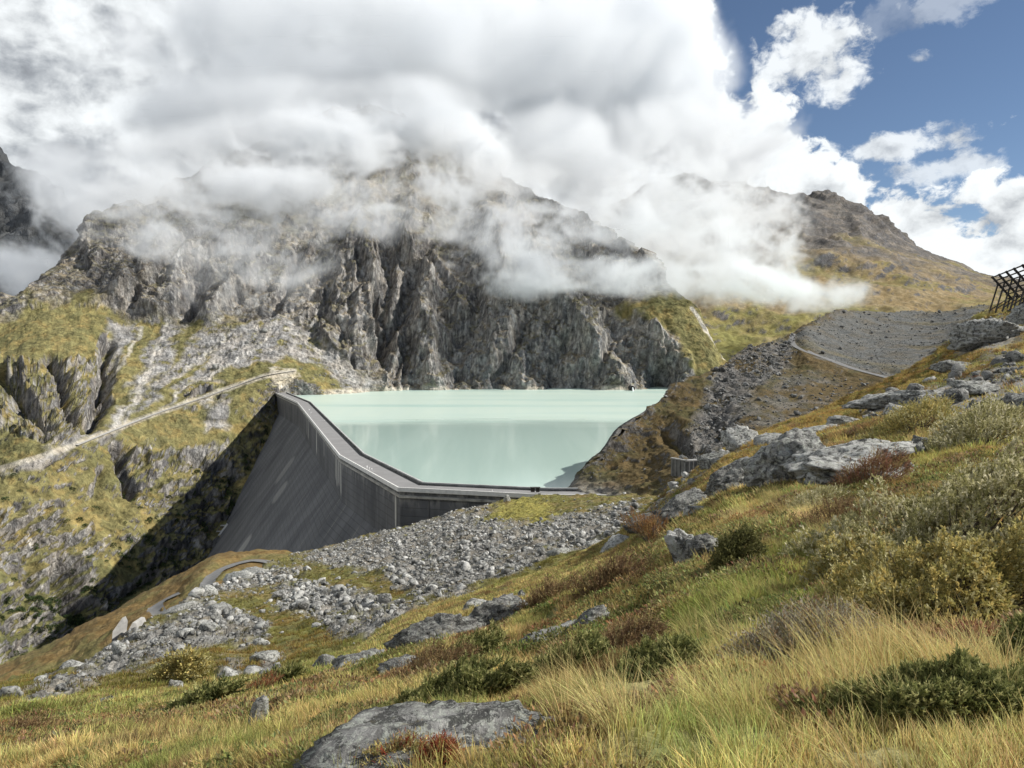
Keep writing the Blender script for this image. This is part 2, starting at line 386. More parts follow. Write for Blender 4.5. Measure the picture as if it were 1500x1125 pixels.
# ---- main mountain with the valley side below it
MX = [-250, -60, 60, 130, 200, 300, 350, 410, 450, 520, 565, 600, 700, 800, 860, 900, 960, 1020, 1062, 1100]
M_rows = [
 ([1150,1080,1060,1050,1000,930,880,800,760,760,760,760,760,760,760,760,760,760,760,760], [380,400,450,480,520,600,640,720,800,820,850,860,860,860,860,860,860,860,860,860]),
 ([960,900,870,850,830,790,750,700,680,680,680,680,680,680,680,680,680,680,680,680], [420,450,510,550,590,655,700,760,800,820,860,880,880,880,880,880,880,880,880,880]),
 ([850,790,760,740,720,700,665,588,592,620,625,625,625,625,625,625,625,625,625,640], [470,500,560,600,640,700,745,836,865,870,900,905,905,905,905,905,905,905,905,905]),
 ([760,712,668,642,617,585,570,552,563,588,596,598,598,598,598,598,598,598,598,610], [540,560,590,650,720,790,820,850,865,885,925,930,930,930,930,930,930,930,930,930]),
 ([660,615,590,575,560,545,535,525,540,570,582,585,585,585,585,585,585,585,590,600], [620,640,680,740,800,850,870,890,893,905,940,942,942,942,942,942,942,942,950,950]),
 ([600,505,450,440,465,470,465,462,485,540,574.5,574,573.5,573,573,573,572.5,571,565,580], [800,860,925,950,955,965,972,980,975,930,945,955,962,968,968,968,965,962,975,975]),
 ([585,496,437,415,400,400,395,385,400,430,442,445,455,470,482,492,505,512,545,560], [830,880,950,990,1010,1035,1050,1065,1055,1040,1045,1050,1050,1035,1022,1015,1005,1000,990,990]),
 ([575,490,428,385,343,322,308,288,285,288,294,300,336,368,384,410,440,470,537,552], [850,900,970,1040,1090,1170,1220,1290,1280,1260,1260,1260,1230,1180,1130,1100,1060,1030,1000,1000]),
 ([565,484,420,360,292,232,208,182,168,152,155,166,218,284,312,358,408,452,530,545], [870,930,1000,1100,1250,1500,1600,1750,1830,1950,1960,1950,1750,1480,1260,1190,1110,1050,1010,1010]),
]
gully = [ # dark clefts traced in the rock wall, (points, depth, half width px)
 ([(640,330),(600,420),(570,480),(545,540)], 26, 12), ([(775,430),(760,480),(738,530),(725,572)], 22, 10), ([(700,440),(668,500),(655,520)], 24, 12),
 ([(855,420),(830,480),(815,560)], 16, 8), ([(525,330),(528,400),(548,450),(560,510),(575,560)], 20, 8), ([(480,400),(470,450),(500,500)], 16, 9),
 ([(300,370),(285,430),(268,462)], 30, 12), ([(210,380),(200,440)], 16, 9), ([(450,330),(420,400),(400,450)], 18, 9), ([(905,480),(880,540),(872,572)], 22, 9),
 ([(940,520),(930,572)], 10, 7), ([(985,510),(975,572)], 45, 20), ([(600,470),(590,530),(585,570)], 14, 8), ([(625,500),(620,570)], 10, 6),
 ([(675,520),(665,570)], 12, 6), ([(370,330),(350,400),(345,450)], 14, 9), ([(860,500),(850,572)], 8, 6), ([(780,520),(770,572)], 10, 6), ([(500,480),(520,530),(540,555)],10,6),
 ([(330,300),(318,360),(325,400)], 16, 9), ([(160,400),(150,440)], 12, 8), ([(730,360),(700,440)], 12, 9)]
ravine = [([(165,500),(158,540),(150,580),(140,610)], 26, 12), ([(70,525),(95,560),(92,590),(120,620)], 18, 9), ([(0,545),(30,580),(60,620)], 16, 14),
 ([(182,655),(188,700),(196,720)], 20, 9), ([(290,672),(330,680),(345,700)], 10, 10), ([(95,830),(110,880)], 26, 16), ([(0,760),(40,800),(60,860)], 12, 14), ([(150,700),(140,725)], 8, 7), ([(190,870),(230,840)], 8, 8), ([(330,520),(300,545)], 9, 6)]
def m_disp(P, N, px, py):
    wx = fbm(P, 60, 3, 0.5, 3.1)*9; wy = fbm(P, 60, 3, 0.5, 8.1)*9
    x, y = px+wx, py+wy
    foot = pchip(MX, np.array(M_rows[5][0], float), np.clip(px[0], MX[0], MX[-1]))[None]
    cliff = sstep(8, -14, y-foot-4)
    cliff = cliff*(1-0.9*pmask(x, y, [(905,440),(940,405),(1030,420),(1130,520),(1130,590),(1015,575),(1008,520),(960,470)], 8))
    cliff = cliff*(1-0.5*pmask(x, y, [(0,400),(130,340),(150,440),(0,500)], 10))
    upper = sstep(365, 275, py+fbm(P, 200, 2)*60)*cliff
    water = sstep(575, 582, py)*sstep(540, 570, px)
    lean = -0.25+0.6*sstep(470, 620, px)
    Q = P.copy(); Q[..., 0] = P[..., 0]+lean*P[..., 2]+fbm(P, 90, 4, 0.55, 5)*26; Q[..., 2] = P[..., 2]*0.13; Q[..., 1] = P[..., 1]*0.12
    r1 = ridged(Q, 140, 3, 0.42, 1.0); r2 = ridged(Q+31, 50, 3, 0.5, 2.0)
    f1 = fbm(P, 34, 5, 0.6, 4.0); Q2 = P.copy(); Q2[..., 2] *= 0.4; Q2[..., 1] *= 0.5
    r3 = ridged(Q2, 13, 4, 0.6, 6.0); st = P.copy(); st[..., 2] = P[..., 2]*2.6+P[..., 0]*0.5
    r4 = np.abs(fbm(st, 16, 3, 0.6, 9.0))
    r5 = ridged(Q2+77, 24, 3, 0.55, 6.5)
    U = 1-.72*upper
    dia = P.copy(); dia[..., 2] = (P[..., 2]+P[..., 0]*.45)*1.6; dia[..., 0] *= .25; dia[..., 1] *= .2
    d_ = cliff*(r1*36*(1-0.6*upper)+(r2*12+r3*1.6+r5*2.2-r4*4.6)*U+f1*5+ridged(dia, 60, 4, .55, 3.)*9*upper-31)
    g_ = (1-cliff)*(fbm(P, 45, 5, 0.55, 11.0)*5+fbm(P, 8, 4, 0.6, 12.0)*1.2)
    for pts, dep, hw in gully:
        dm, t = dline(x, y, pts); d_ -= dep*np.exp(-(dm/hw)**2)*np.clip(cliff, 0, 1)*(0.4+0.6*np.sin(np.pi*np.clip(t, 0.05, .95)))
    for pts, dep, hw in ravine:
        dm, t = dline(x, y, pts); g_ -= dep*np.exp(-(dm/hw)**2)
    # rocky bands of the valley side
    bl = bands(x, y); g_ += bl*(ridged(Q2, 16, 4, 0.6, 21.0)*(6.5-2.0*sstep(640, 700, py))-4+r4*-2.5)
    scr = screes(x, y); g_ = g_*(1-.75*scr)+scr*(fbm(P, 5, 4, 0.7, 33.0)*1.8)
    rd, _ = dline(px, py, ROAD_FAR); fl = sstep(3, 9, rd); g_ *= fl
    bund = spike((y-(462+np.abs(x-415)*0.9)), 16)*0
    out = P+N*((d_+g_)*(1-0.85*water))[..., None]
    # keep the lake shore and dam abutment where they belong
    return out
ROAD_FAR = [(-20,692),(60,668),(110,652),(170,628),(230,605),(290,585),(340,567),(390,550),(432,543)]
def bands(x, y):
    m = 0
    for pl in ([(0,520),(60,530),(110,600),(120,640),(60,650),(0,640)], [(60,520),(130,520),(180,500),(175,560),(150,620),(110,600),(80,560)],
               [(180,650),(345,660),(350,710),(270,730),(250,760),(190,740)], [(0,740),(90,735),(110,800),(60,850),(0,830)],
               [(90,800),(140,760),(150,870),(110,890)], [(265,575),(330,560),(340,590),(270,600)], [(310,500),(350,480),(395,500),(340,535)], [(220,800),(330,700),(350,760),(280,850),(215,880)],
               [(80,850),(180,860),(190,940),(60,1000),(0,1000),(0,860)]):
        m = np.maximum(m, pmask(x, y, pl, 7))
    return m
def screes(x, y):
    m = 0
    for pl in ([(240,470),(270,470),(240,540),(200,580),(160,640),(140,655),(200,560)], [(300,475),(345,480),(300,530),(240,570),(150,650),(200,590),(250,530)],
               [(345,480),(412,458),(470,500),(540,560),(560,580),(470,540),(430,520),(350,535),(250,590),(230,600),(300,540)],
               [(150,470),(200,470),(190,500),(165,530),(170,500)], [(300,590),(340,580),(340,620),(300,640)], [(120,640),(180,620),(60,680),(0,700),(0,690)],
               [(470,505),(560,575),(520,580),(440,500)]):
        m = np.maximum(m, pmask(x, y, pl, 5))
    return m
GR_FAR = (0.178, 0.163, 0.072); GR_FAR2 = (0.145, 0.138, 0.06); RK = (0.20, 0.192, 0.183); RKD = (0.12, 0.117, 0.117); RKL = (0.36, 0.35, 0.33); SCR = (0.31, 0.303, 0.29)
def m_col(P, N, px, py):
    wx = fbm(P, 40, 4, 0.6, 3.3)*14; wy = fbm(P, 40, 4, 0.6, 8.4)*14
    x, y = px+wx, py+wy
    foot = pchip(MX, np.array(M_rows[5][0], float), np.clip(px[0], MX[0], MX[-1]))[None]
    cliff = sstep(6, -8, y-foot-2)
    n1 = fbm(P, 70, 5, 0.6, 40.); n2 = fbm(P, 18, 5, 0.65, 41.); st = P.copy(); st[..., 2] *= 0.2; n3 = fbm(st, 14, 4, 0.6, 44.); n4 = fbm(st*(1, 1, .6), 6, 3, .6, 48.)
    C = np.zeros(P.shape)+GR_FAR
    C = mixc(C, sstep(-0.2, 0.5, n1), GR_FAR2); C = mixc(C, sstep(0.1, 0.5, n2)*0.6, (0.26, 0.20, 0.08))
    C = mixc(C, sstep(760, 900, y)*sstep(520, 380, px)*0.6, (0.10, 0.11, 0.045))
    rock = np.zeros(P.shape)+RK; rock = mixc(rock, sstep(-0.1, 0.5, n2), RKL); rock = mixc(rock, sstep(0.0, 0.5, n1+n3*0.5), RKD)
    rock = mixc(rock, sstep(0.1, 0.6, n3)*0.5, (0.24, 0.215, 0.185)); rock = mixc(rock, sstep(0.25, 0.6, -n3)*0.5, (0.1, 0.105, 0.115))
    blu = pmask(x, y, [(690,445),(820,440),(1010,500),(1010,575),(640,575),(640,520)], 20)*sstep(-0.2, 0.4, n3)
    rock = mixc(rock, blu*0.6, (0.25, 0.265, 0.275))
    rock = mixc(rock, sstep(0.12, 0.42, n4)*.65, (0.40, 0.39, 0.37)); rock = mixc(rock, sstep(0.15, 0.45, -n4)*.6, (0.085, 0.085, 0.09))
    slope = N[..., 2]
    led = sstep(0.55, 0.78, slope+n2*0.12+.12*sstep(380, 280, py))*cliff
    m_gr = pmask(x, y, [(895,440),(1005,430),(1110,530),(1100,580),(1015,570),(1010,525),(965,480)], 5)
    c2 = cliff*(1-m_gr); rocky = c2*(1-led*0.6)
    rocky = np.maximum(rocky, bands(x, y)*(sstep(0.68, 0.48, slope+n2*0.16+.06*sstep(640, 700, py))))
    steep = sstep(0.52, 0.34, slope+n2*.12+.10*sstep(640, 700, py))*(1-cliff); rocky = np.maximum(rocky, steep)
    # brown alpine turf on the gentle upper shoulders
    turf = mixc(np.zeros(P.shape)+(0.20, 0.16, 0.085), sstep(-.3, .4, n1), (0.17, 0.155, 0.07))
    C = mixc(C, cliff*(1-m_gr), [0, 0, 0])+turf*(cliff*(1-m_gr))[..., None]
    C = C*(1-rocky[..., None])+rock*rocky[..., None]
    s = screes(x, y); s = s*sstep(-0.75, -0.3, n2)
    C = C*(1-s[..., None])+(np.zeros(P.shape)+SCR)*(s*(0.85+0.5*n2.clip(-.5, .5)))[..., None]; rocky = np.maximum(rocky*(1-s), s*0.5)
    for pts, wd in (([(205,480),(190,520),(160,545),(158,560)], 2.5), ([(245,475),(235,510),(205,570),(165,625)], 3), ([(405,470),(385,500),(320,545),(260,580)], 2), ([(335,500),(290,530),(250,560)], 2),([(420,480),(470,520),(520,560)],1.5)):
        dm, _ = dline(x*.5+px*.5, y*.5+py*.5, pts); C = mixc(C, sstep(wd*2, wd*.5, dm)*0.6, (0.48, 0.46, 0.42))
    apron = pmask(x, y, [(395,545),(430,538),(445,545),(420,555),(395,560)], 3); C = mixc(C, apron*0.8, (0.5, 0.46, 0.38))
    dm, t = dline(px+wx*.25, py+wy*.25, [(895,440),(930,470),(965,500),(1000,520)]); C = mixc(C, sstep(5, 1, dm)*0.35, (0.5, 0.47, 0.42))
    dm, t = dline(px+wx*.15, py+wy*.15, [(1012,452),(1030,475),(1045,500),(1060,527)]); C = mixc(C, sstep(3.2, 1, dm)*0.85, (0.55, 0.52, 0.47))
    dm, t = dline(px+wx*.12, py+wy*.12, ROAD_FAR); C = mixc(C, sstep(5.5, 2.0, dm)*0.75, (0.42, 0.39, 0.33)); rocky = np.maximum(rocky, 0)*sstep(2, 5, dm)
    shore = sstep(566.0, 571., py)*sstep(470, 480, px)*(1-sstep(3, 8, P[..., 2])); C = mixc(C, shore*0.8, (0.50, 0.47, 0.41))
    return C, np.clip(rocky, 0, 1)
mat_mtn = terrain_mat('mountain_rock_and_turf', 9.0, 0.95, var=0.55)
mtn = patch('mountain', MX, M_rows, 1000, 460, m_disp, m_col, mat_mtn)

# ---- right-hand mountain
BX = [820,900,950,1000,1050,1120,1180,1210,1260,1310,1350,1400,1450,1520,1650]
B_rows = [([640]*15, [1080]*15),
 ([548,548,548,548,548,545,545,545,545,545,545,540,530,530,530], [1200]*15),
 ([470,470,468,466,463,460,458,456,455,455,455,455,458,460,470], [1480]*15),
 ([410,405,400,395,390,385,380,378,380,388,400,412,425,432,445], [1800]*15),
 ([390,350,330,320,320,328,332,328,338,360,380,395,411,420,438], [2150,2150,2150,2150,2150,2150,2150,2150,2150,2120,2100,2050,2000,2000,2000]),
 ([350,300,268,256,260,276,286,277,300,330,362,381,401,411,430], [2600,2600,2600,2600,2600,2600,2550,2550,2500,2450,2400,2300,2200,2200,2200])]
def b_disp(P, N, px, py):
    Q = P.copy(); Q[..., 2] = P[..., 2]*1.6-P[..., 0]*.25; Q[..., 1] *= .4; Q[..., 0] *= .45
    d_ = (fbm(P, 260, 4, 0.5, 1.)*22+ridged(Q, 120, 4, 0.5, 3.)*9)*(1-.7*sstep(.7, 1., np.linspace(0, 1, P.shape[0]))[:, None])+fbm(P, 30, 5, 0.6, 5.)*4-5
    ru = sstep(400, 320, py); d_ += ru*(ridged(P*(1,.4,.5), 90, 4, 0.55, 7.)*14-8)
    return P+N*d_[..., None]
def b_col(P, N, px, py):
    n1 = fbm(P, 150, 5, 0.6, 50.); n2 = fbm(P, 40, 5, 0.65, 51.)
    C = np.zeros(P.shape)+(0.215, 0.165, 0.085); C = mixc(C, sstep(0, .5, n1), (0.18, 0.155, 0.065)); C = mixc(C, sstep(0.1, .5, n2)*.7, (0.25, 0.2, 0.12))
    C = mixc(C, sstep(440, 500, py+n1*40), (0.185, 0.175, 0.06))
    up = sstep(385, 325, py+n1*40-np.abs(px-1200)*0.22)
    rocky = np.clip(np.maximum(up*0.9, sstep(0.80, 0.62, N[..., 2]+n2*.08)), 0, 1)
    rk = mixc(np.zeros(P.shape)+(0.10, 0.098, 0.10), sstep(0, .5, n2), (0.17, 0.158, 0.145))
    C = C*(1-rocky[..., None])+rk*rocky[..., None]
    return C, rocky
mat_right = terrain_mat('right_mountain_turf', 14.0, 0.4, var=0.35)
right = patch('right_mountain', BX, B_rows, 420, 230, b_disp, b_col, mat_right)

# ---- far mountain on the left, cloud shadow put into its dark rock colour
CXk = [-500, -150, 0, 40, 75, 120, 200, 300]
C_rows = [([700]*8, [2400]*8), ([480]*8, [3000]*8), ([350, 350, 350, 350, 360, 380, 430, 470], [3500]*8), ([222, 226, 236, 244, 258, 320, 410, 450], [4000]*8)]
def c_disp(P, N, px, py): return P+N*(ridged(P*(1, 1, .5), 420, 5, 0.55, 3.)*60+fbm(P, 90, 4, 0.6)*18-36)[..., None]
def c_col(P, N, px, py):
    n = fbm(P, 200, 5, .6, 60.); C = mixc(np.zeros(P.shape)+(0.05, 0.055, 0.06), sstep(0, .5, n), (0.09, 0.095, 0.10)); return C, np.ones(px.shape)
patch('far_mountain', CXk, C_rows, 200, 130, c_disp, c_col, terrain_mat('far_mountain_rock', 40.0, 0.4))

# ---- hill with the spoil bowl and gravel track, right of the lake
DX = [790,830,850,880,905,950,985,1060,1100,1160,1185,1240,1340,1440,1520,1700]
D_rows = [([760,755,752,750,745,735,725,700,690,670,655,630,600,560,520,500], [255,258,258,255,250,235,230,220,215,210,210,210,210,215,220,220]),
 ([745,735,728,722,712,700,680,655,635,610,600,585,570,510,480,470], [264,268,268,268,268,270,262,265,275,300,310,330,330,340,350,350]),
 ([738,727,708,690,675,660,640,600,575,545,535,535,525,485,465,455], [272,282,284,290,295,300,300,320,340,380,390,400,420,450,460,460]),
 ([733,720,684,655,626,597,572,533,507,488,472,456,457,447,441,430], [285,294,292,298,305,325,345,395,430,480,500,590,640,640,640,640])]
ROAD_HILL = [(1163,489),(1160,496),(1166,506),(1185,516),(1215,527),(1250,540),(1300,553),(1345,566)]
def hill_masks(x, y):
    bowl = pmask(x, y, [(1165,488),(1245,454),(1345,456),(1450,440),(1440,470),(1380,510),(1310,555),(1215,527),(1165,505)], 4)
    scr = pmask(x, y, [(1045,545),(1100,505),(1160,497),(1160,530),(1110,570),(1060,640),(1040,690),(985,700),(1000,640),(1030,600)], 8)
    scr2 = pmask(x, y, [(1110,580),(1160,545),(1280,560),(1240,600),(1130,640),(1060,690),(1050,640)], 8)
    return bowl, scr, scr2
def d_disp(P, N, px, py):
    wx = fbm(P, 30, 3, .5, 3.)*10; x, y = px+wx, py+wx; bowl, scr, scr2 = hill_masks(x, y)
    sm = np.clip(bowl+scr2*0.8, 0, 1)
    dd_ = (1-sm)*(fbm(P, 26, 5, .55, 2.)*2.4+ridged(P*(1, 1, .6), 9, 4, .6, 4.)*.8-.5)+fbm(P, 60, 3, .5, 7.)*2*(1-bowl)+scr*fbm(P, 2.4, 3, .7, 8.)*.6+fbm(P, 3, 4, .6, 9.)*.3
    sk = P.copy(); sk[..., 0] = P[..., 0]*.35+P[..., 1]*.3; sk[..., 1] = P[..., 1]*.05; sk[..., 2] *= .1; dd_ += bowl*(ridged(sk, 7, 3, .55, 3.)*1.0-.6+fbm(P, 40, 3, .5, 4.)*2.0)
    dm, t = dline(x, y, [(985,640),(1010,655),(1045,628)]); dd_ -= 7*np.exp(-(dm/12)**2)
    rd, _ = dline(px, py, ROAD_HILL); dd_ *= sstep(3, 9, rd)
    return P+N*dd_[..., None]
def d_col(P, N, px, py):
    wx = fbm(P, 14, 4, .6, 3.)*10; wy = fbm(P, 14, 4, .6, 13.)*8; x, y = px+wx, py+wy; bowl, scr, scr2 = hill_masks(x, y)
    n1 = fbm(P, 30, 5, .6, 70.); n2 = fbm(P, 6, 5, .65, 71.)
    C = np.zeros(P.shape)+(0.082, 0.062, 0.028); C = mixc(C, sstep(-.1, .4, n1), (0.075, 0.068, 0.030)); C = mixc(C, sstep(0, .5, n2)*.6, (0.115, 0.082, 0.038))  # brown heath, darkened in albedo to carry the shade of facing away from sun
    rk = mixc(np.zeros(P.shape)+(0.095, 0.092, 0.089), sstep(-.2, .4, n2), (0.165, 0.16, 0.15))
    rocky = sstep(0.66, 0.45, N[..., 2]+n2*.1)
    rocky = np.maximum(rocky, (scr+scr2*.6)*sstep(-0.3, 0.2, n1+n2*.6))
    rocky = np.clip(np.maximum(rocky, bowl*.95), 0, 1)
    C = C*(1-rocky[..., None])+rk*rocky[..., None]
    gb = mixc(np.zeros(P.shape)+(0.122, 0.126, 0.122), sstep(-.2, .5, fbm(P*(1, 1, .4), 20, 4, .6, 74.)), (0.125, 0.118, 0.10))
    C = C*(1-bowl[..., None])+gb*bowl[..., None]
    turf = sstep(0.15, 0.5, fbm(P, 45, 3, .5, 77.)+sstep(470, 445, py)*.4)*bowl; C = mixc(C, turf*.5, (0.14, 0.12, 0.06)); sk = P.copy(); sk[..., 0] = P[..., 0]*.35+P[..., 1]*.3; sk[..., 1] = P[..., 1]*.05; sk[..., 2] *= .1; C = mixc(C, sstep(0, .4, fbm(sk, 5, 4, .6, 79.))*bowl*.45, (0.08, .082, .078))
    shore = sstep(9, 3, P[..., 2]); C = mixc(C, shore*.6, (0.26, .25, .24))
    return C, rocky
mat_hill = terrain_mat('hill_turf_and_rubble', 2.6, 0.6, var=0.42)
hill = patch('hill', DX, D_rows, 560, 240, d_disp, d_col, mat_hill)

# ---- slope with the hairpin road, left behind the rubble ridge
GX = [-150,0,60,100,190,270,320,400,430,470,540]
G_rows = [([1250,1180,1150,1120,1060,1000,960,920,915,910,905], [95,100,110,118,125,140,150,165,170,175,180]),
 ([1140,1080,1050,1030,965,915,885,855,850,850,850], [130,145,152,158,172,185,195,210,215,220,225]),
 ([1060,1010,985,965,905,860,835,822,822,825,828], [165,182,190,196,210,225,232,242,245,245,245]),
 ([1040,984,955,935,880,838,812,808,810,812,815], [190,205,212,218,235,250,258,262,262,262,262])]
ROAD_LOW = [(440,822),(410,826),(392,822),(372,820),(350,824),(328,832),(311,843),(303,856),(304,872),(312,885)]
ROAD_LOW2 = [(262,868),(245,876),(232,884),(226,891),(230,899),(243,908),(262,918)]
def g_disp(P, N, px, py):
    d_ = fbm(P, 22, 4, .55, 2.)*1.6+fbm(P, 5, 4, .6, 3.)*.5
    for r in (ROAD_LOW, ROAD_LOW2):
        rd, _ = dline(px, py, r); d_ = d_*sstep(4, 10, rd)-.5*sstep(9, 4, rd)
    return P+N*d_[..., None]
def g_col(P, N, px, py):
    n1 = fbm(P, 18, 5, .6, 80.); n2 = fbm(P, 4, 4, .65, 81.)
    C = mixc(np.zeros(P.shape)+(0.155, 0.105, 0.042), sstep(-.1, .4, n1), (0.14, 0.125, 0.05)); C = mixc(C, sstep(0.1, .5, n2)*.6, (0.2, .15, .07))
    return C, sstep(.35, .5, n2)*.5
slope = patch('road_slope', GX, G_rows, 300, 130, g_disp, g_col, terrain_mat('slope_turf', 2.2, 0.5, var=0.4))

# ---- rubble ridge in front of the dam
EX = [-200,0,60,110,150,190,240,300,370,430,480,600,700,800,870,935,1000,1080]
E_rows = [([1130,1085,1075,1068,1060,1054,1048,1040,1030,1015,1000,930,905,865,835,790,745,720],[11,16,17.6,19,21,22.5,24,26,27.5,29,30,38,42,50,56,58,55,50]),
 ([1090,1040,1030,1020,1010,1000,990,975,960,945,930,890,855,825,800,765,740,725],[18,25,28,31,34,37,40,44,48,50,52,60,68,78,88,90,90,90]),
 ([1070,1020,1008,995,980,965,945,925,905,885,870,840,800,780,765,745,735,725],[30,36,40,45,50,56,62,70,84,95,105,118,135,145,150,150,150,150]),
 ([1060,1004,989,973,952,930,903,871,838,813,800,768,742,727,726,726,724,722],[45,50,56,62,70,80,95,120,170,225,235,240,248,258,258,258,255,250])]
def rub_masks(x, y):
    A = pmask(x, y, [(425,815),(520,790),(620,765),(730,738),(700,760),(760,770),(935,735),(930,745),(905,790),(800,815),(700,860),(690,880),(600,870),(560,840),(500,830)], 8)
    B = 0
    for pl in ([(395,870),(440,850),(520,870),(600,880),(560,925),(500,925),(460,905),(410,895)], [(470,905),(640,880),(560,935),(480,930)],
               [(340,840),(430,830),(430,850),(340,870),(260,900),(240,900)], [(180,935),(300,885),(350,895),(345,940),(250,965),(180,985),(60,1035),(0,1030),(60,1000)],
               [(370,950),(410,960),(410,985),(380,980)], [(320,970),(350,970),(345,990),(320,995)], [(300,890),(380,900),(400,930),(340,950),(290,930)]):
        B = np.maximum(B, pmask(x, y, pl, 7))
    return A, B
def e_disp(P, N, px, py):
    amp = np.clip(P[..., 1]/60, .35, 2.2); wx = fbm(P, 12, 3, .5, 3.)*8; A, B = rub_masks(px+wx, py+wx*.5)
    d_ = (fbm(P, 9, 4, .55, 2.)*.7+fbm(P, 2.2, 4, .6, 4.)*.28)*amp*.8+(A*.5+B)*fbm(P, 1.6, 3, .7, 8.)*.45
    low = np.linspace(1, 0, P.shape[0])[:, None]**3*-.8
    P2 = P+N*(d_*sstep(-0.02, .1, np.linspace(0, 1, P.shape[0]))[:, None])[..., None]; P2[..., 2] += low; return P2
def e_col(P, N, px, py):
    wx = fbm(P, 9, 5, .65, 3.)*22; wy = fbm(P, 9, 5, .65, 13.)*12; x, y = px+wx, py+wy; A, B = rub_masks(x, y)
    n1 = fbm(P, 14, 5, .6, 90.); n2 = fbm(P, 3, 5, .65, 91.)
    C = mixc(np.zeros(P.shape)+(0.14, 0.135, 0.045), sstep(-.1, .4, n1), (0.17, 0.135, 0.055)); C = mixc(C, sstep(.1, .5, n2)*.6, (0.12, .10, .045))
    yel = pmask(x, y, [(715,745),(760,732),(820,735),(800,760),(740,765)], 6); 
    m = np.clip(np.maximum(A, B)*sstep(-.55, -.1, n1*.5+n2*.5+.1), 0, 1)*(1-yel*.9)
    gr = mixc(np.zeros(P.shape)+(0.17, 0.165, 0.15), sstep(-.2, .4, n2), (0.25, .245, .23)); gr = mixc(gr, sstep(.1, .5, n1)*.5, (0.2, .17, .12))
    C = mixc(C, yel, (0.23, .21, .06)); C = C*(1-m[..., None])+gr*m[..., None]
    return C, m
mat_rub = terrain_mat('rubble_ridge_ground', 1.1, 0.7, var=0.5)
rub = patch('rubble_slope', EX, E_rows, 600, 230, e_disp, e_col, mat_rub, back=(1.12, 0.10))

# ---- near meadow
FX = [-200, 0, 150, 300, 420, 500, 620, 700, 800, 900, 960, 1000, 1100, 1200, 1300, 1400, 1450, 1500, 1700]
F_rows = [([1700, 1700, 1700, 1700, 1700, 1700, 1700, 1700, 1700, 1700, 1700, 1700, 1700, 1700, 1700, 1700, 1700.0, 1700, 1700],
  [1.9, 1.9, 1.6, 1.4, 1.3, 1.25, 1.2, 1.15, 1.12, 1.1, 1.1, 1.1, 1.1, 1.1, 1.1, 1.1, 1.1, 1.1, 1.1]),
 ([1200, 1125, 1125, 1125, 1125, 1125, 1125, 1125, 1125, 1125, 1125, 1125, 1125, 1125, 1125, 1125, 1125.0, 1125, 1125],
  [5, 6.6, 5.3, 4.3, 3.6, 3.2, 3, 2.8, 2.65, 2.5, 2.45, 2.4, 2.3, 2.25, 2.2, 2.15, 2.12, 2.1, 2.1]),
 ([1160, 1095, 1090, 1080, 1070, 1060, 1050, 1040, 1030, 1020, 1015, 1010, 1000, 990, 980, 980, 980.0, 980, 970],
  [8, 10.5, 9, 8, 6.5, 6, 5.5, 5.2, 4.7, 4.3, 4.1, 3.9, 3.7, 3.7, 3.7, 3.6, 3.55, 3.5, 3.4]),
 ([1130, 1075, 1065, 1050, 1030, 1020, 990, 970, 950, 930, 920, 910, 880, 860, 850, 840, 835.0, 830, 820],
  [10, 14, 13, 13, 12, 10.5, 10.5, 10.5, 9.5, 8.5, 7.8, 7.2, 7, 7, 6.8, 6.6, 6.55, 6.5, 6.5]),
 ([1115, 1060, 1045, 1025, 1005, 985, 935, 910, 885, 850, 825, 800, 760, 735, 720, 700, 695.0, 690, 670],
  [12, 17, 19, 20, 20, 20, 22, 22, 20, 19, 17, 15.5, 14.5, 14, 13.5, 13.5, 13.25, 13, 13]),
 ([1107, 1054, 1033, 1013, 993, 970, 908, 885, 855, 812, 775, 745, 690, 660, 635, 610, 592.5, 575, 550],
  [13, 18.5, 23, 26, 27, 29, 34, 36, 38, 38, 36, 32, 28, 26, 24, 25, 25.98, 27, 30]),
 ([1100, 1050, 1025, 1005, 985, 960, 890, 870, 835, 785, 735, 700, 640, 603, 558, 492, 453, 437, 400],
  [14, 20, 27, 32, 36, 40, 48, 52, 60, 68, 64, 60, 54, 52, 55, 58, 59.97, 62, 70])]
def f_disp(P, N, px, py):
    Yd = P[..., 1]; big = fbm(P, 7, 3, .5, 2.)*.35*sstep(3, 20, Yd)
    md = fbm(P, 2.2, 3, .55, 5.)*.16*sstep(1.5, 7, Yd); hum = (np.abs(fbm(P, .9, 3, .55, 7.)))*.12*sstep(1, 3, Yd); sm = fbm(P, .25, 3, .6, 9.)*.02
    P2 = P.copy(); P2[..., 2] += big+md+hum+sm; return P2
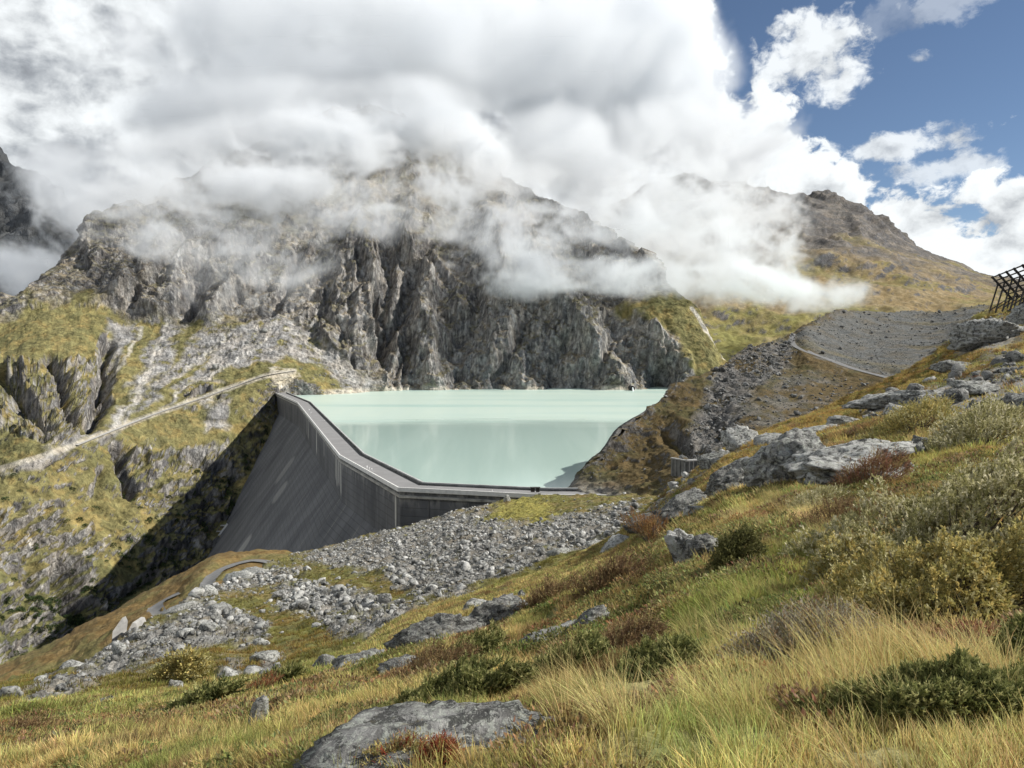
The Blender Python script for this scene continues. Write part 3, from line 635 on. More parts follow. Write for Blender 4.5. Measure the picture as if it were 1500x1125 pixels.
def f_tint(P, px, py):
    """turf colour over the meadow, by place"""
    wx = fbm(P, 2.5, 4, .6, 3.)*50; wy = fbm(P, 2.5, 4, .6, 13.)*30; x, y = px+wx, py+wy
    n1 = fbm(P, 1.6, 4, .6, 23.)
    C = np.zeros(P.shape)+(0.275, 0.235, 0.095)                       # dull gold
    C = mixc(C, sstep(0.0, .3, n1), (0.17, 0.175, 0.06))
    C = mixc(C, sstep(0.05, .35, fbm(P, 3.5, 4, .6, 29.))*.6, (0.21, .145, .065)); C = mixc(C, sstep(0.15, .4, fbm(P, .9, 3, .6, 39.))*.8, (0.38, .31, .14)); C = mixc(C, sstep(0.2, .4, fbm(P, 1.3, 3, .6, 49.))*.8, (0.13, .085, .045))
    C = mixc(C, pmask(x, y, [(820,1125),(840,1050),(980,980),(1200,960),(1500,900),(1500,1200),(800,1200)], 30)*.9, (0.36, 0.31, 0.14))
    C = mixc(C, pmask(x, y, [(960,1060),(1100,1040),(1150,1125),(950,1150)], 30)*.8, (0.25, 0.28, 0.10))
    C = mixc(C, pmask(x, y, [(960,900),(1060,830),(1200,800),(1220,880),(1120,940),(980,960)], 22)*.85, (0.17, 0.19, 0.055))
    C = mixc(C, pmask(x, y, [(1100,780),(1180,740),(1230,760),(1200,790),(1120,810)], 10)*.9, (0.42, 0.36, 0.18))
    C = mixc(C, pmask(x, y, [(1250,690),(1500,640),(1500,690),(1300,700)], 16)*.8, (0.27, 0.245, 0.085))
    C = mixc(C, pmask(x, y, [(950,690),(1200,600),(1400,490),(1440,520),(1250,620),(1100,700)], 12)*.8, (0.24, 0.17, 0.06))
    C = mixc(C, pmask(x, y, [(0,1050),(330,1000),(560,930),(560,960),(300,1030),(0,1075)], 10)*.7, (0.17, .19, .06))
    return C*np.array((1.52, 1.58, 1.58))
def f_rock(x, y):
    m = 0
    for pl in ([(1260,600),(1400,555),(1500,520),(1500,600),(1420,610),(1280,615)], [(1380,500),(1500,450),(1500,500),(1420,520)], [(1440,520),(1500,515),(1500,560),(1480,555)],
               [(935,760),(960,735),(1010,700),(1060,665),(1100,660),(1000,720),(960,765)]):
        m = np.maximum(m, pmask(x, y, pl, 8))
    return m
def f_col(P, N, px, py):
    C = f_tint(P, px, py)*.42; n = fbm(P, .5, 4, .6, 33.); C = mixc(C, sstep(0, .5, n)*.6, (0.06, .045, .025))
    wx = fbm(P, 2.5, 4, .6, 3.)*12; m = f_rock(px+wx, py+wx*.6); C = mixc(C, m*.9, (0.27, .265, .25)); return C, m
mat_mead = terrain_mat('meadow_soil', 0.35, 0.5, var=0.4)
mead = patch('meadow', FX, F_rows, 480, 280, f_disp, f_col, mat_mead, back=(1.06, 0.10), extra=(-1600, 4200))

# ---- the same slope running on under and behind the viewer
def behind():
    xs = np.linspace(-30, 30, 121); ys = np.linspace(-30, 1.75, 81); X_, Y_ = np.meshgrid(xs, ys); Z_ = 58.42+.42*np.minimum(X_, 0)+.10*np.maximum(X_, 0)-.02*Y_
    P = np.stack([X_, Y_, Z_], -1); P[..., 2] += fbm(P, 7, 3, .5, 2.)*.25+np.abs(fbm(P, .9, 3, .55, 7.))*.10-.12*sstep(.5, 1.75, Y_); idx = np.arange(121*81).reshape(81, 121)
    q = np.stack([idx[:-1, :-1], idx[:-1, 1:], idx[1:, 1:], idx[1:, :-1]], -1).reshape(-1, 4); me = mesh_from('slope_ground', P, q, mat_mead, True)
    setcol(me, np.zeros(P.shape)+(.13, .11, .045)); setval(me, np.zeros(P.shape[:2]), 'rocky'); return obj('slope_ground', me, kind='structure')
behind()

# ------------------------------------------------------------------ lake
def lake():
    m, n = newmat('milky_lake_water')
    P = n.add('ShaderNodeNewGeometry').outputs['Position']; X, Y, Z = n.sep(P)
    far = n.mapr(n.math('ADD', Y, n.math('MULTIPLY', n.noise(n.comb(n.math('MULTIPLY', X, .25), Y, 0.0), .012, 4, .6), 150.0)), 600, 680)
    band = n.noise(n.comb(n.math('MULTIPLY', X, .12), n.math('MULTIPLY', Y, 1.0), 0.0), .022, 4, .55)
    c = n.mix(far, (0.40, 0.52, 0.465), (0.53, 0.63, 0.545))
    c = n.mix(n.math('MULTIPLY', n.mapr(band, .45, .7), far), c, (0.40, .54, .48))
    c = n.mix(n.mapr(n.noise(n.comb(n.math('MULTIPLY', X, 1.0), n.math('MULTIPLY', Y, .06), 0.0), .05, 5, .6), .44, .58, 0, .25), c, (0.48, .60, .54))  # pale streaks in the water colour stand in for vertical reflections
    bn = n.noise(P, .9, 5, .6)
    bp = n.add('ShaderNodeBump', {'Strength': n.math('ADD', .10, n.math('MULTIPLY', far, .35)), 'Distance': .12, 'Height': bn})
    b = n.add('ShaderNodeBsdfPrincipled', {'Base Color': c, 'Roughness': n.math('ADD', .07, n.math('MULTIPLY', far, .25)), 'IOR': 1.33, 'Specular IOR Level': .5, 'Normal': bp.outputs[0]})
    n.add('ShaderNodeOutputMaterial', {'Surface': b.outputs[0]})
    # water only upstream of the dam: strip from the lake-side face out to the far shore
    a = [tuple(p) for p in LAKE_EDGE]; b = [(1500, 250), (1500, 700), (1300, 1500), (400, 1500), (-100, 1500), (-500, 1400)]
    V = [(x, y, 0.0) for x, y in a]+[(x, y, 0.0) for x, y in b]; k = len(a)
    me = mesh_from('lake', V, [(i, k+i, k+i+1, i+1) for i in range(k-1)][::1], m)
    return obj('lake', me, kind='structure')

# ------------------------------------------------------------------ dam
CREST = 4.0
def offset_poly(pts, dist):
    """offset to the left-hand (downstream) side when dist>0; path runs right end -> left end"""
    out = []
    for i, p in enumerate(pts):
        ns = []
        for j in (i-1, i):
            if 0 <= j < len(pts)-1:
                e = np.array(pts[j+1])-np.array(pts[j]); e = e/np.linalg.norm(e); ns.append(np.array([-e[1], e[0]])*-1)
        nn = sum(ns); nn = nn/np.linalg.norm(nn); k = 1/max(.5, float(np.dot(nn, ns[0])))
        out.append(np.array(p)-nn*k*dist if True else p)
    return [tuple(o) for o in out]
def wp(px, py, z=CREST):
    u = (px-CX)/F; v = (CY-py)/F; dz_ = -SP+v*CP; k = (z-CZ)/dz_; return (u*k, (CP+v*SP)*k)
AX = [wp(935, 727), wp(800, 726.5), wp(586, 716), wp(500, 668), wp(437, 590), wp(409, 577.5)]
e = np.array(AX[-1])-np.array(AX[-2]); e = e/np.linalg.norm(e); AX[-1] = tuple(np.array(AX[-1])+e*26)
def side(dist): return offset_poly(AX, dist)
t0 = side(5.0); 
if True:  # pick the sign so that positive is downstream (towards the camera side)
    SGN = 1 if t0[3][0] < AX[3][0] else -1
def D(dist): return side(SGN*dist)
CW = 12.5
LAKE_EDGE = D(-CW)
def densify(pts, step=4.0):
    out = [np.array(pts[0])]; s = [0.0]
    for a, b in zip(pts[:-1], pts[1:]):
        a, b = np.array(a), np.array(b); L = np.linalg.norm(b-a); n = max(1, int(L/step))
        for k in range(1, n+1): out.append(a+(b-a)*k/n); s.append(s[-1]+L/n)
    return np.array(out), np.array(s)
def frames(fold=True):
    res = []; S = 0
    for i in range(len(AX)-1):
        a, b = np.array(AX[i]), np.array(AX[i+1]); L = np.linalg.norm(b-a); n = max(1, int(L/4))
        nn0 = np.array(D(1.0)[i])-a; nn1 = np.array(D(1.0)[i+1])-b
        for k in range(n+(i == len(AX)-2)):
            t = k/n; res.append((a+(b-a)*t, nn0*(1-t)+nn1*t, S+L*t))
        S += L
    return res
FR = frames()
def sweep(name, prof, mat, parent, uv=False, closed=False, cap=True, **kw):
    """prof: list of (downstream offset, z)"""
    V = []; UV = []; nF = len(FR); nP = len(prof); h = 0; hs = [0]
    for j in range(1, nP): h += math.hypot(prof[j][0]-prof[j-1][0], prof[j][1]-prof[j-1][1]); hs.append(h)
    for c, n_, s in FR:
        for j, (o_, z) in enumerate(prof): V.append((c[0]+n_[0]*o_, c[1]+n_[1]*o_, z)); UV.append((s, hs[j]))
    Fs = []
    for i in range(nF-1):
        for j in range(nP-1+closed):
            a = i*nP+j; b = i*nP+(j+1) % nP; Fs.append((a, b, b+nP, a+nP))
    me = bpy.data.meshes.new(name); fl = list(Fs)
    if closed and cap: fl += [tuple(range(nP)), tuple((nF-1)*nP+k for k in range(nP))[::-1]]
    me.from_pydata(V, [], fl); me.materials.append(mat)
    ul = me.uv_layers.new(name='UVMap'); vi = np.zeros(len(me.loops), np.int32); me.loops.foreach_get('vertex_index', vi)
    ul.data.foreach_set('uv', np.array(UV, np.float32)[vi].ravel())
    me.update(); return obj(name, me, parent, **kw)
def dam_mat():
    m, n = newmat('dam_concrete')
    uv = n.add('ShaderNodeUVMap').outputs[0]; U, V, _ = n.sep(uv)
    P = n.add('ShaderNodeNewGeometry').outputs['Position']
    a = n.noise(n.comb(n.math('MULTIPLY', U, .05), n.math('MULTIPLY', V, .02), 0.0), 1.0, 8, .65)
    st = n.noise(n.comb(n.math('MULTIPLY', U, .6), n.math('MULTIPLY', V, .025), 3.0), 1.0, 6, .6)
    c = n.mix(n.mapr(a, .3, .7), (0.072, 0.074, 0.079), (0.142, 0.143, 0.147))
    c = n.mix(n.mapr(st, .45, .75, 0, .45), c, (0.075, .075, .077))
    # joints every 16 m, lifts every 3.2 m
    fu = n.math('ABSOLUTE', n.math('SUBTRACT', n.math('FRACT', n.math('DIVIDE', U, 16.0)), .5))
    j = n.mapr(fu, .47, .495)
    fu2 = n.math('ABSOLUTE', n.math('SUBTRACT', n.math('FRACT', n.math('DIVIDE', U, 4.0)), .5))
    j2 = n.mapr(fu2, .44, .497)
    jn = n.noise(n.comb(n.math('MULTIPLY', U, .2), n.math('MULTIPLY', V, .03), 7.0), 1.0, 5, .7)
    low = n.mapr(V, 75, 110)
    wht = n.math('MULTIPLY', n.math('MAXIMUM', n.math('MULTIPLY', j, n.mapr(jn, .48, .6)), n.math('MULTIPLY', j2, n.math('MULTIPLY', n.mapr(jn, .5, .62), low))), .55)
    c = n.mix(n.math('MULTIPLY', j, .85), c, (0.06, .06, .06))
    c = n.mix(wht, c, (0.34, .33, .28))
    fv = n.math('ABSOLUTE', n.math('SUBTRACT', n.math('FRACT', n.math('DIVIDE', V, 3.2)), .5))
    lf = n.mapr(fv, .44, .49)
    c = n.mix(n.math('MULTIPLY', lf, .6), c, (0.06, .06, .06))
    # big pale seep stains with a shape of their own
    def stain(u0, v0, wu, wv, amt, col=(0.5, .49, .45), lean=0.0):
        du = n.math('DIVIDE', n.math('SUBTRACT', n.math('ADD', U, n.math('MULTIPLY', V, lean)), u0), wu); dv = n.math('DIVIDE', n.math('SUBTRACT', V, v0), wv)
        d2 = n.math('MULTIPLY', dv, dv); r = n.math('SQRT', n.math('ADD', n.math('MULTIPLY', du, du), n.math('MULTIPLY', d2, d2)))
        k = n.mapr(n.math('ADD', r, n.math('MULTIPLY', n.math('SUBTRACT', st, .5), .9)), 1.15, .6, 0, amt)
        return k, col
    for s_ in STAINS:
        k, cl_ = stain(*s_); c = n.mix(k, c, cl_)
    # lime run-off under the cornice
    top = n.math('MULTIPLY', n.mapr(n.noise(n.comb(n.math('MULTIPLY', U, .35), n.math('MULTIPLY', V, .12), 9.0), 1.0, 5, .65), .45, .6), n.mapr(V, 9.0, 1.0, 0.0, .5))
    c = n.mix(top, c, (0.33, .32, .30))
    h = n.math('ADD', a, n.math('MULTIPLY', n.math('MAXIMUM', j, lf), -.5))
    bp = n.add('ShaderNodeBump', {'Strength': .6, 'Distance': .5, 'Height': h})
    b = n.add('ShaderNodeBsdfPrincipled', {'Base Color': c, 'Roughness': .9, 'Specular IOR Level': .2, 'Normal': bp.outputs[0]})
    n.add('ShaderNodeOutputMaterial', {'Surface': b.outputs[0]}); return m
def crest_len(i):
    return sum(math.dist(AX[k], AX[k+1]) for k in range(i))
Lb = [crest_len(i) for i in range(len(AX))]   # s at bends
STAINS = [(Lb[3]+4, 11, 1.6, 9, .95), (Lb[3]+22, 10, 1.8, 9, .95), (Lb[3]+13, 9, 3.0, 8, .55), (Lb[3]+29, 9, 2.6, 8, .45), (Lb[3]+150, 10, 2.8, 10, .9), (Lb[3]+230, 10, 3.4, 9, .6), (Lb[3]+246, 10, 2.4, 8, .5),
          (Lb[2]+6, 9, 1.1, 7, .8), (Lb[3]+95, 8, 2.0, 6, .4), (Lb[3]+190, 112, 12, 16, .35), (Lb[3]+182, 132, 7, 18, .35), (Lb[3]+176, 155, 8, 14, .4), (Lb[3]+200, 62, 12, 10, .22), (Lb[3]+250, 52, 12, 14, .2)]
dam = bpy.data.objects.new('dam', None); link(dam); dam.location = (0, 0, 0)
tag(dam, 'long grey concrete gravity dam with an angled crest road holding back the lake', 'dam')
mdam = dam_mat(); mlight = plain('pale_parapet_concrete', (0.62, .61, .58), .85, var=.15, sc=.6); mroad = plain('crest_road_asphalt', (0.21, .205, .20), .9, var=.12, sc=.15)
mdark = plain('dark_gutter_concrete', (0.09, .09, .085), .9, var=.25, sc=.3)  # gutter concrete, darker than the crest road beside it
sweep('dam_wall', [(0, CREST-.9), (-.1, CREST-2.6), (0, CREST-23), (.73*75, CREST-98), (.73*200, CREST-223)], mdam, dam)
sweep('cornice', [(-.2, CREST-.9), (1.1, CREST-.9), (1.1, CREST-.15), (-.2, CREST-.15)], mlight, dam, closed=True)
led = sweep('ledge', [(-.2, CREST-3.6), (.55, CREST-3.4), (.6, CREST-2.7), (-.2, CREST-2.4)], plain('limy_ledge_concrete', (0.33, .32, .29), .9, var=.5, sc=.25), dam, closed=True)
sweep('crest_road', [(.9, CREST-.14), (-9.0, CREST-.14)], mroad, dam)
sweep('parapet', [(.45, CREST-.14), (1.0, CREST-.14), (1.0, CREST+.75), (.45, CREST+.75)], mlight, dam, closed=True)
sweep('gutter', [(-9.0, CREST-.14), (-9.0, CREST-.75), (-11.2, CREST-.75), (-11.2, CREST+.25)], mdark, dam)
sweep('lake_parapet', [(-11.2, CREST-.9), (-11.2, CREST+.75), (-11.9, CREST+.75), (-12.0, CREST+.1), (-CW, CREST+.1), (-CW, -60)], plain('grey_parapet_concrete', (0.40, .40, .385), .9, var=.25, sc=.3), dam)
# stair running down the fold on the left wing
def fold_pt(h):
    n_ = np.array(D(1.0)[4])-np.array(AX[4]); o_ = max(0, .73*(h-23)); p = np.array(AX[4])+n_*(o_+1.0); return (p[0], p[1], CREST-h)
rail = MB(); rail.bar(fold_pt(112), fold_pt(175), 1.6, 1.4); rail.build('stair_wall', mlight, dam)
for k in range(12):
    p = fold_pt(114+k*5.2); st_ = MB(); st_.box((p[0]-2.8, p[1]+2, p[2]), 5.5, 2.0, .8); st_.build('landing', plain('landing_concrete', (.3, .3, .28)) if k == 0 else bpy.data.materials['landing_concrete'], dam)
lake()

# ------------------------------------------------------------------ mist and cloud hanging on the mountain: one real volume
def cloud_volume(name, lo, hi, vox, blobs, dens, nscale, label_kind='stuff', thr=0.0, seed=0.0, rgh=.62, dst=.6, namp=5.0):
    mat, n = newmat(name+'_vapour')
    at_ = n.add('ShaderNodeAttribute', attribute_name='density').outputs['Fac']
    vs = n.add('ShaderNodeVolumePrincipled', {'Color': (.89, .905, .92, 1), 'Density': n.math('MULTIPLY', at_, 1.0), 'Anisotropy': 0.1})
    vs.inputs['Density Attribute'].default_value = ''
    n.add('ShaderNodeOutputMaterial', {'Volume': vs.outputs[0]})
    g = bpy.data.node_groups.new(name+'_field', 'GeometryNodeTree'); g.interface.new_socket('Geometry', in_out='OUTPUT', socket_type='NodeSocketGeometry')
    t = NT(g); P = t.add('GeometryNodeInputPosition').outputs[0]
    acc = None
    for (px, py, Y, rx, ry, rd, a) in blobs:
        c = at(px, py, Y); k = Y/F
        v = t.vmath('MULTIPLY', t.vmath('SUBTRACT', P, tuple(c)), (1/(rx*k), 1/rd, 1/(ry*k)))
        d_ = t.math('MULTIPLY', t.math('SUBTRACT', 1.0, t.vmath('DOT_PRODUCT', v, v)), a)
        acc = d_ if acc is None else t.math('MAXIMUM', acc, d_)
    acc = t.math('MINIMUM', acc, 1.0)
    nz_ = t.n.new('ShaderNodeTexNoise'); nz_.inputs['Scale'].default_value = 1/nscale; nz_.inputs['Detail'].default_value = 7; nz_.inputs['Roughness'].default_value = rgh
    nz_.inputs['Distortion'].default_value = dst
    t.l.new(t.vmath('MULTIPLY', t.vmath('ADD', P, (seed, seed*2, 0)), (1, 1, 1.25)), nz_.inputs['Vector'])
    nn = t.math('SUBTRACT', nz_.outputs[0], .5)
    r = t.math('ADD', acc, t.math('MULTIPLY', nn, namp))
    r = t.math('SUBTRACT', r, .35+thr)
    r = t.math('MULTIPLY', t.math('MAXIMUM', t.math('MINIMUM', r, 1.3), 0.0), t.math('MAXIMUM', t.math('MINIMUM', t.math('MULTIPLY', t.math('ADD', acc, .35), 2.0), 1.0), 0.0))
    r = t.math('MULTIPLY', r, dens)
    vc = t.n.new('GeometryNodeVolumeCube'); vc.inputs['Min'].default_value = lo; vc.inputs['Max'].default_value = hi
    for ax, i in (('X', 0), ('Y', 1), ('Z', 2)): vc.inputs['Resolution '+ax].default_value = max(4, int((hi[i]-lo[i])/vox))
    t.l.new(r, vc.inputs['Density'])
    sm = t.n.new('GeometryNodeSetMaterial'); sm.inputs['Material'].default_value = mat; t.l.new(vc.outputs[0], sm.inputs[0])
    go = t.n.new('NodeGroupOutput'); t.l.new(sm.outputs[0], go.inputs[0])
    me = bpy.data.meshes.new(name); me.from_pydata([lo, hi], [], []); me.materials.append(mat)
    o = obj(name, me, kind=label_kind); md = o.modifiers.new('field', 'NODES'); md.node_group = g; return o
MIST = [ # px, py, distance, rx, ry, depth radius, amount
 (235,360,1000,70,45,90,.8), (400,275,1200,120,45,150,1.1), (425,400,1020,60,90,70,.3), (350,440,960,60,50,60,.1), (480,225,1450,120,50,200,1.2),
 (545,330,1150,110,40,100,.65), (770,370,1070,95,55,110,.8), (790,410,1050,100,30,110,.8), (930,405,1055,120,38,110,1.0), (1080,415,1150,130,40,130,.95), (1190,432,1250,95,26,120,.85),
 (980,310,1650,130,90,300,.42), (1090,330,1800,90,60,250,.36), (1150,275,2200,45,30,150,.9), (640,290,1350,100,50,150,.3), (130,310,1300,60,50,150,.9), (60,400,1300,90,50,200,.8), (600,205,1600,140,45,200,.9), (700,235,1500,60,40,150,.8),
 (430,300,1230,330,80,170,.42), (860,350,1180,250,80,170,.45), (250,330,1050,120,70,120,.42), (350,400,1000,120,60,80,.28), (650,330,1180,140,60,120,.35), (1040,370,1350,130,50,180,.45)]
BANK = [(530,118,1780,110,36,170,2.0), (560,90,1900,420,95,450,2.0), (540,165,1560,290,45,170,1.9), (400,200,1400,120,35,130,1.4), (690,205,1480,90,35,130,1.4), (780,262,1400,60,30,120,1.2), (860,250,1900,70,50,250,1.3), (880,100,2200,220,110,400,2.0), (330,195,1750,160,60,300,1.5), (1075,215,2400,95,50,400,1.3),
 (470,200,1500,150,45,220,1.4), (150,285,1600,80,60,250,1.3), (840,205,1700,150,62,300,1.6), (1000,195,2100,120,45,300,1.4), (300,235,1500,150,40,250,1.4), (740,275,1450,70,50,150,.9)]
cloud_volume('mist', (-900, 880, 100), (650, 1950, 600), 4.6, MIST, 0.034, 110.0, rgh=.76, dst=1.6, namp=8.0)
cloud_volume('cloud_bank', (-1800, 1250, 300), (1400, 3000, 1500), 11.0, BANK, 0.0115, 380.0, seed=300, rgh=.68, dst=1.1, namp=7.0)

# ------------------------------------------------------------------ roads draped on the ground
def road(name, p, line, wid, mat, lift=.12, **kw):
    ln = np.array(line, float); n = 60; t = np.linspace(0, len(ln)-1, n)
    sx = pchip(np.arange(len(ln)), ln, t); c = np.array([drape(p, *q) for q in sx])
    for _ in range(3): c[1:-1] = (c[:-2]+c[1:-1]*2+c[2:])/4
    tg = np.gradient(c, axis=0)[:, :2]; tg /= np.linalg.norm(tg, axis=1)[:, None]+1e-9; nn = np.stack([-tg[:, 1], tg[:, 0]], 1)
    V = []; m = 5
    for i in range(n):
        for k in range(m):
            o_ = (k/(m-1)-.5)*wid; q = c[i].copy(); q[0] += nn[i, 0]*o_; q[1] += nn[i, 1]*o_
            x_, y_ = proj(q); g = drape(p, x_, y_)
            q[2] = g[2]*.8+c[i][2]*.2+lift+(.05 if k in (1, 3) else .0); V.append(q)
    f = [(i*m+k, i*m+k+1, (i+1)*m+k+1, (i+1)*m+k) for i in range(n-1) for k in range(m-1)]
    return obj(name, mesh_from(name, V, f, mat, True), kind='structure')
mgr = plain('pale_gravel', (0.36, .345, .315), .95, var=.3, sc=.8); mgr2 = plain('grey_track_gravel', (0.15, .148, .143), .95, var=.25, sc=.6)
road('gravel_road', slope, ROAD_LOW, 4.6, mgr2, .12); road('gravel_road', slope, ROAD_LOW2, 4.4, mgr2, .12)
road('valley_road', mtn, ROAD_FAR[2:], 5.5, mgr, .25); road('hill_track', hill, ROAD_HILL, 5.0, mgr2, .10)

# ------------------------------------------------------------------ rock shapes
import bmesh
_ico = {}
def ico(k):
    if k not in _ico:
        b = bmesh.new(); bmesh.ops.create_icosphere(b, subdivisions=k, radius=1.0); b.verts.ensure_lookup_table()
        _ico[k] = (np.array([v.co[:] for v in b.verts]), np.array([[v.index for v in f.verts] for f in b.faces])); b.free()
    return _ico[k]
def rock_verts(k, seed, dims, nplanes=14, rough=.07, flat=.75, fine=0.0, cap=1.35):
    r = np.random.default_rng(seed); V, Fc = ico(k); N = r.normal(size=(nplanes, 3)); N /= np.linalg.norm(N, axis=1)[:, None]
    d_ = r.uniform(flat, 1.0, nplanes); dots = V@N.T; rr = np.where(dots > .05, d_/np.maximum(dots, .05), 9).min(1); rr = np.minimum(rr, cap)
    Q = V*rr[:, None]; o_ = r.uniform(0, 50, 3)
    dis = fbm(Q+o_, .7, 4, .55)*rough*2+ridged(Q+o_+9, .45, 3, .5)*rough*.8
    if fine:
        ax = r.normal(size=3); ax[2] += 1.5; ax /= np.linalg.norm(ax); w_ = Q+fbm(Q+o_, .5, 3)[:, None]*.25; lay = (w_@ax)*5.5+o_[0]; lf = lay-np.floor(lay)
        dis = dis+fbm(Q+o_, .2, 4, .65)*fine*2.2+(np.clip(lf*1.6, 0, 1)-.6)*fine*2.2+(ridged(Q+o_+5, .22, 3, .6)-.8)*fine*1.6
    return (Q*(1+dis[:, None]))*np.asarray(dims)/2, Fc
M_rock = rock_mat('lichened_gneiss', (0.13, .127, .12), (0.30, .295, .28), s=.5, lamt=.65)
M_rockd = rock_mat('dark_gneiss', (0.08, .078, .075), (0.19, .185, .175), s=.5, lamt=.35)
M_rockp = rock_mat('pale_gneiss', (0.22, .215, .20), (0.42, .415, .395), s=.6, lamt=.5)
M_stone = rock_mat('scree_stone_rock', (0.19, .186, .177), (0.44, .432, .41), s=1.6, lamt=.3, rv=.75)
BLOCK = []      # ground circles kept free of grass: x, y, r
def boulder(p, px, py, wpx, hpx, label, mat=None, dep=.7, yaw=0., tilt=(0., 0.), seed=1, k=4, name='boulder', sink=.25, flat=.7, npl=14, group=None, cat='boulder', rough=.07):
    g = drape(p, px, py); Y = g[1]; wd = wpx*Y/F; ht = hpx*Y/F
    V, Fc = rock_verts(k, seed, (wd, wd*dep, ht*(1+sink)*1.1), npl, rough, flat, .03 if k > 3 else .012)
    o = obj(name, mesh_from(name, V, Fc, mat or M_rock, k < 3), label=label, cat=cat, group=group)
    o.location = (g[0], g[1], g[2]+ht*(.5-sink*.5)); o.rotation_euler = (tilt[0], tilt[1], yaw)
    BLOCK.append((g[0], g[1], wd*.42)); return o
B = boulder
B(mead, 610, 1122, 340, 48, 'broad flat lichen-crusted slab at the bottom edge of the photo', dep=.75, seed=11, k=5, tilt=(.12, -.1), sink=.5, name='rock_slab', cat='rock slab', rough=.05)
B(mead, 745, 1090, 150, 30, 'dark mossy hump of rock just under the creeping juniper', M_rockd, dep=.6, seed=12, k=5, sink=.5, tilt=(0, -.15), name='rock_slab', cat='rock slab')
B(mead, 384, 1068, 26, 44, 'small upright pointed grey stone standing alone in the golden grass', M_rockp, dep=.8, seed=13, tilt=(.1, .35), flat=.5, npl=9)
B(mead, 528, 985, 96, 38, 'blocky grey boulder with a dark shaded front at the lower edge of the rubble', seed=14, k=5, dep=.7, tilt=(0, -.25), flat=.6, npl=10)
B(mead, 478, 982, 40, 18, 'low dark rock beside the blocky grey boulder', M_rockd, seed=15)
B(mead, 645, 955, 118, 46, 'long rounded outcrop, lower left half of the dark rock rib in the grass', M_rockd, seed=16, k=5, tilt=(0, -.3), dep=.6, name='outcrop', cat='outcrop', rough=.1)
B(mead, 722, 928, 92, 38, 'upper right half of the dark rock rib in the grass', M_rockd, seed=17, k=5, tilt=(0, -.3), dep=.6, name='outcrop', cat='outcrop', rough=.1)
B(mead, 585, 990, 70, 18, 'low dark outcrop barely showing through brown heath', M_rockd, seed=18, name='outcrop', cat='outcrop', tilt=(0, -.2))
B(mead, 812, 940, 80, 24, 'narrow pale rock streak sloping through the mid meadow', M_rockp, seed=19, k=5, tilt=(0, -.35), dep=.4, name='outcrop', cat='outcrop')
B(mead, 866, 925, 60, 22, 'rounded mid-grey outcrop above the narrow pale rock streak', seed=20, k=5, tilt=(0, -.3), name='outcrop', cat='outcrop')
B(mead, 934, 948, 78, 40, 'pale lichened boulder right of the middle of the meadow', M_rockp, seed=21, k=5, tilt=(0, -.2))
B(mead, 772, 1000, 40, 18, 'small pale rock poking out above the juniper mat', M_rockp, seed=22)
B(mead, 884, 1050, 30, 15, 'fist-sized flat stone by the dark bare patch of soil', seed=23)
B(mead, 765, 885, 18, 19, 'small grey upright stone at the upper edge of the near grass', seed=24, flat=.5)
B(mead, 700, 893, 40, 12, 'thin flat rock sunk in turf below the rubble field', M_rockp, seed=25)
B(mead, 1003, 828, 54, 44, 'steep boulder with white lichen at the crest of the near slope', M_rockp, seed=26, k=5, flat=.6)
B(mead, 1040, 815, 58, 26, 'dark cracked boulder leaning against the steep white-lichened one', M_rockd, seed=27, k=5)
B(mead, 1160, 704, 128, 62, 'tall rounded grey outcrop on the left of the rock group on the shoulder', seed=28, k=5, dep=.8, tilt=(0, -.3), name='outcrop', cat='outcrop', sink=.35, rough=.09)
B(mead, 1225, 694, 140, 40, 'ribbed light grey outcrop in the middle of the rock group on the shoulder', M_rockp, seed=29, k=5, dep=.8, tilt=(0, -.25), name='outcrop', cat='outcrop', sink=.35, rough=.09)
B(mead, 1266, 712, 150, 34, 'big flat pale slab in front of the rock group on the shoulder', M_rockp, seed=30, k=5, dep=.8, tilt=(.1, .05), name='rock_slab', cat='rock slab')
B(mead, 1326, 690, 24, 16, 'small round stone resting at the right end of the flat pale slab', seed=31)
B(mead, 1328, 702, 34, 13, 'thin plate of rock half buried right of the flat pale slab', M_rockp, seed=311)
B(mead, 1210, 708, 44, 28, 'angular block wedged at the left foot of the flat pale slab', seed=32, flat=.55)
B(mead, 1278, 655, 48, 22, 'smooth light stone behind the flat pale slab', M_rockp, seed=33)
B(mead, 1076, 722, 98, 40, 'dark tilted outcrop left of the rock group on the shoulder', M_rockd, seed=34, k=5, tilt=(0, -.4), name='outcrop', cat='outcrop', dep=.6)
B(mead, 1000, 762, 92, 34, 'dark slanting rock band below the crest edge', M_rockd, seed=35, k=5, tilt=(0, -.4), name='outcrop', cat='outcrop', dep=.5)
B(mead, 1083, 664, 50, 26, 'rounded pale rock cap on the crest beside the ribbed retaining wall', M_rockp, seed=36, k=4)
B(mead, 1048, 684, 46, 16, 'flat grey rock on the crest left of the rounded pale cap', seed=37, tilt=(0, -.3))
B(mead, 1448, 498, 96, 34, 'broad light outcrop below the snow fence', M_rockp, seed=38, k=5, name='outcrop', cat='outcrop', dep=.7, tilt=(0, -.15))
B(mead, 1503, 478, 40, 26, 'grey rock at the right edge just under the snow fence', seed=39)
B(mead, 1356, 655, 46, 22, 'dark rock tucked under the grey willow on the right', M_rockd, seed=40)
B(mead, 1343, 668, 26, 16, 'small pale stone at the foot of the dark rock under the willow', M_rockp, seed=41)
B(mead, 1430, 650, 24, 10, 'flat pale stone in the grass right of the willow clump', M_rockp, seed=42)
B(mead, 1500, 600, 60, 26, 'dark rock at the right edge of the stony path', M_rockd, seed=43)
B(mead, 1016, 852, 30, 8, 'thin pale stone lying in the yellow-green grass below the steep boulder', M_rockp, seed=44)
B(mead, 1070, 778, 16, 9, 'little white stone in the pale grass', M_rockp, seed=45)
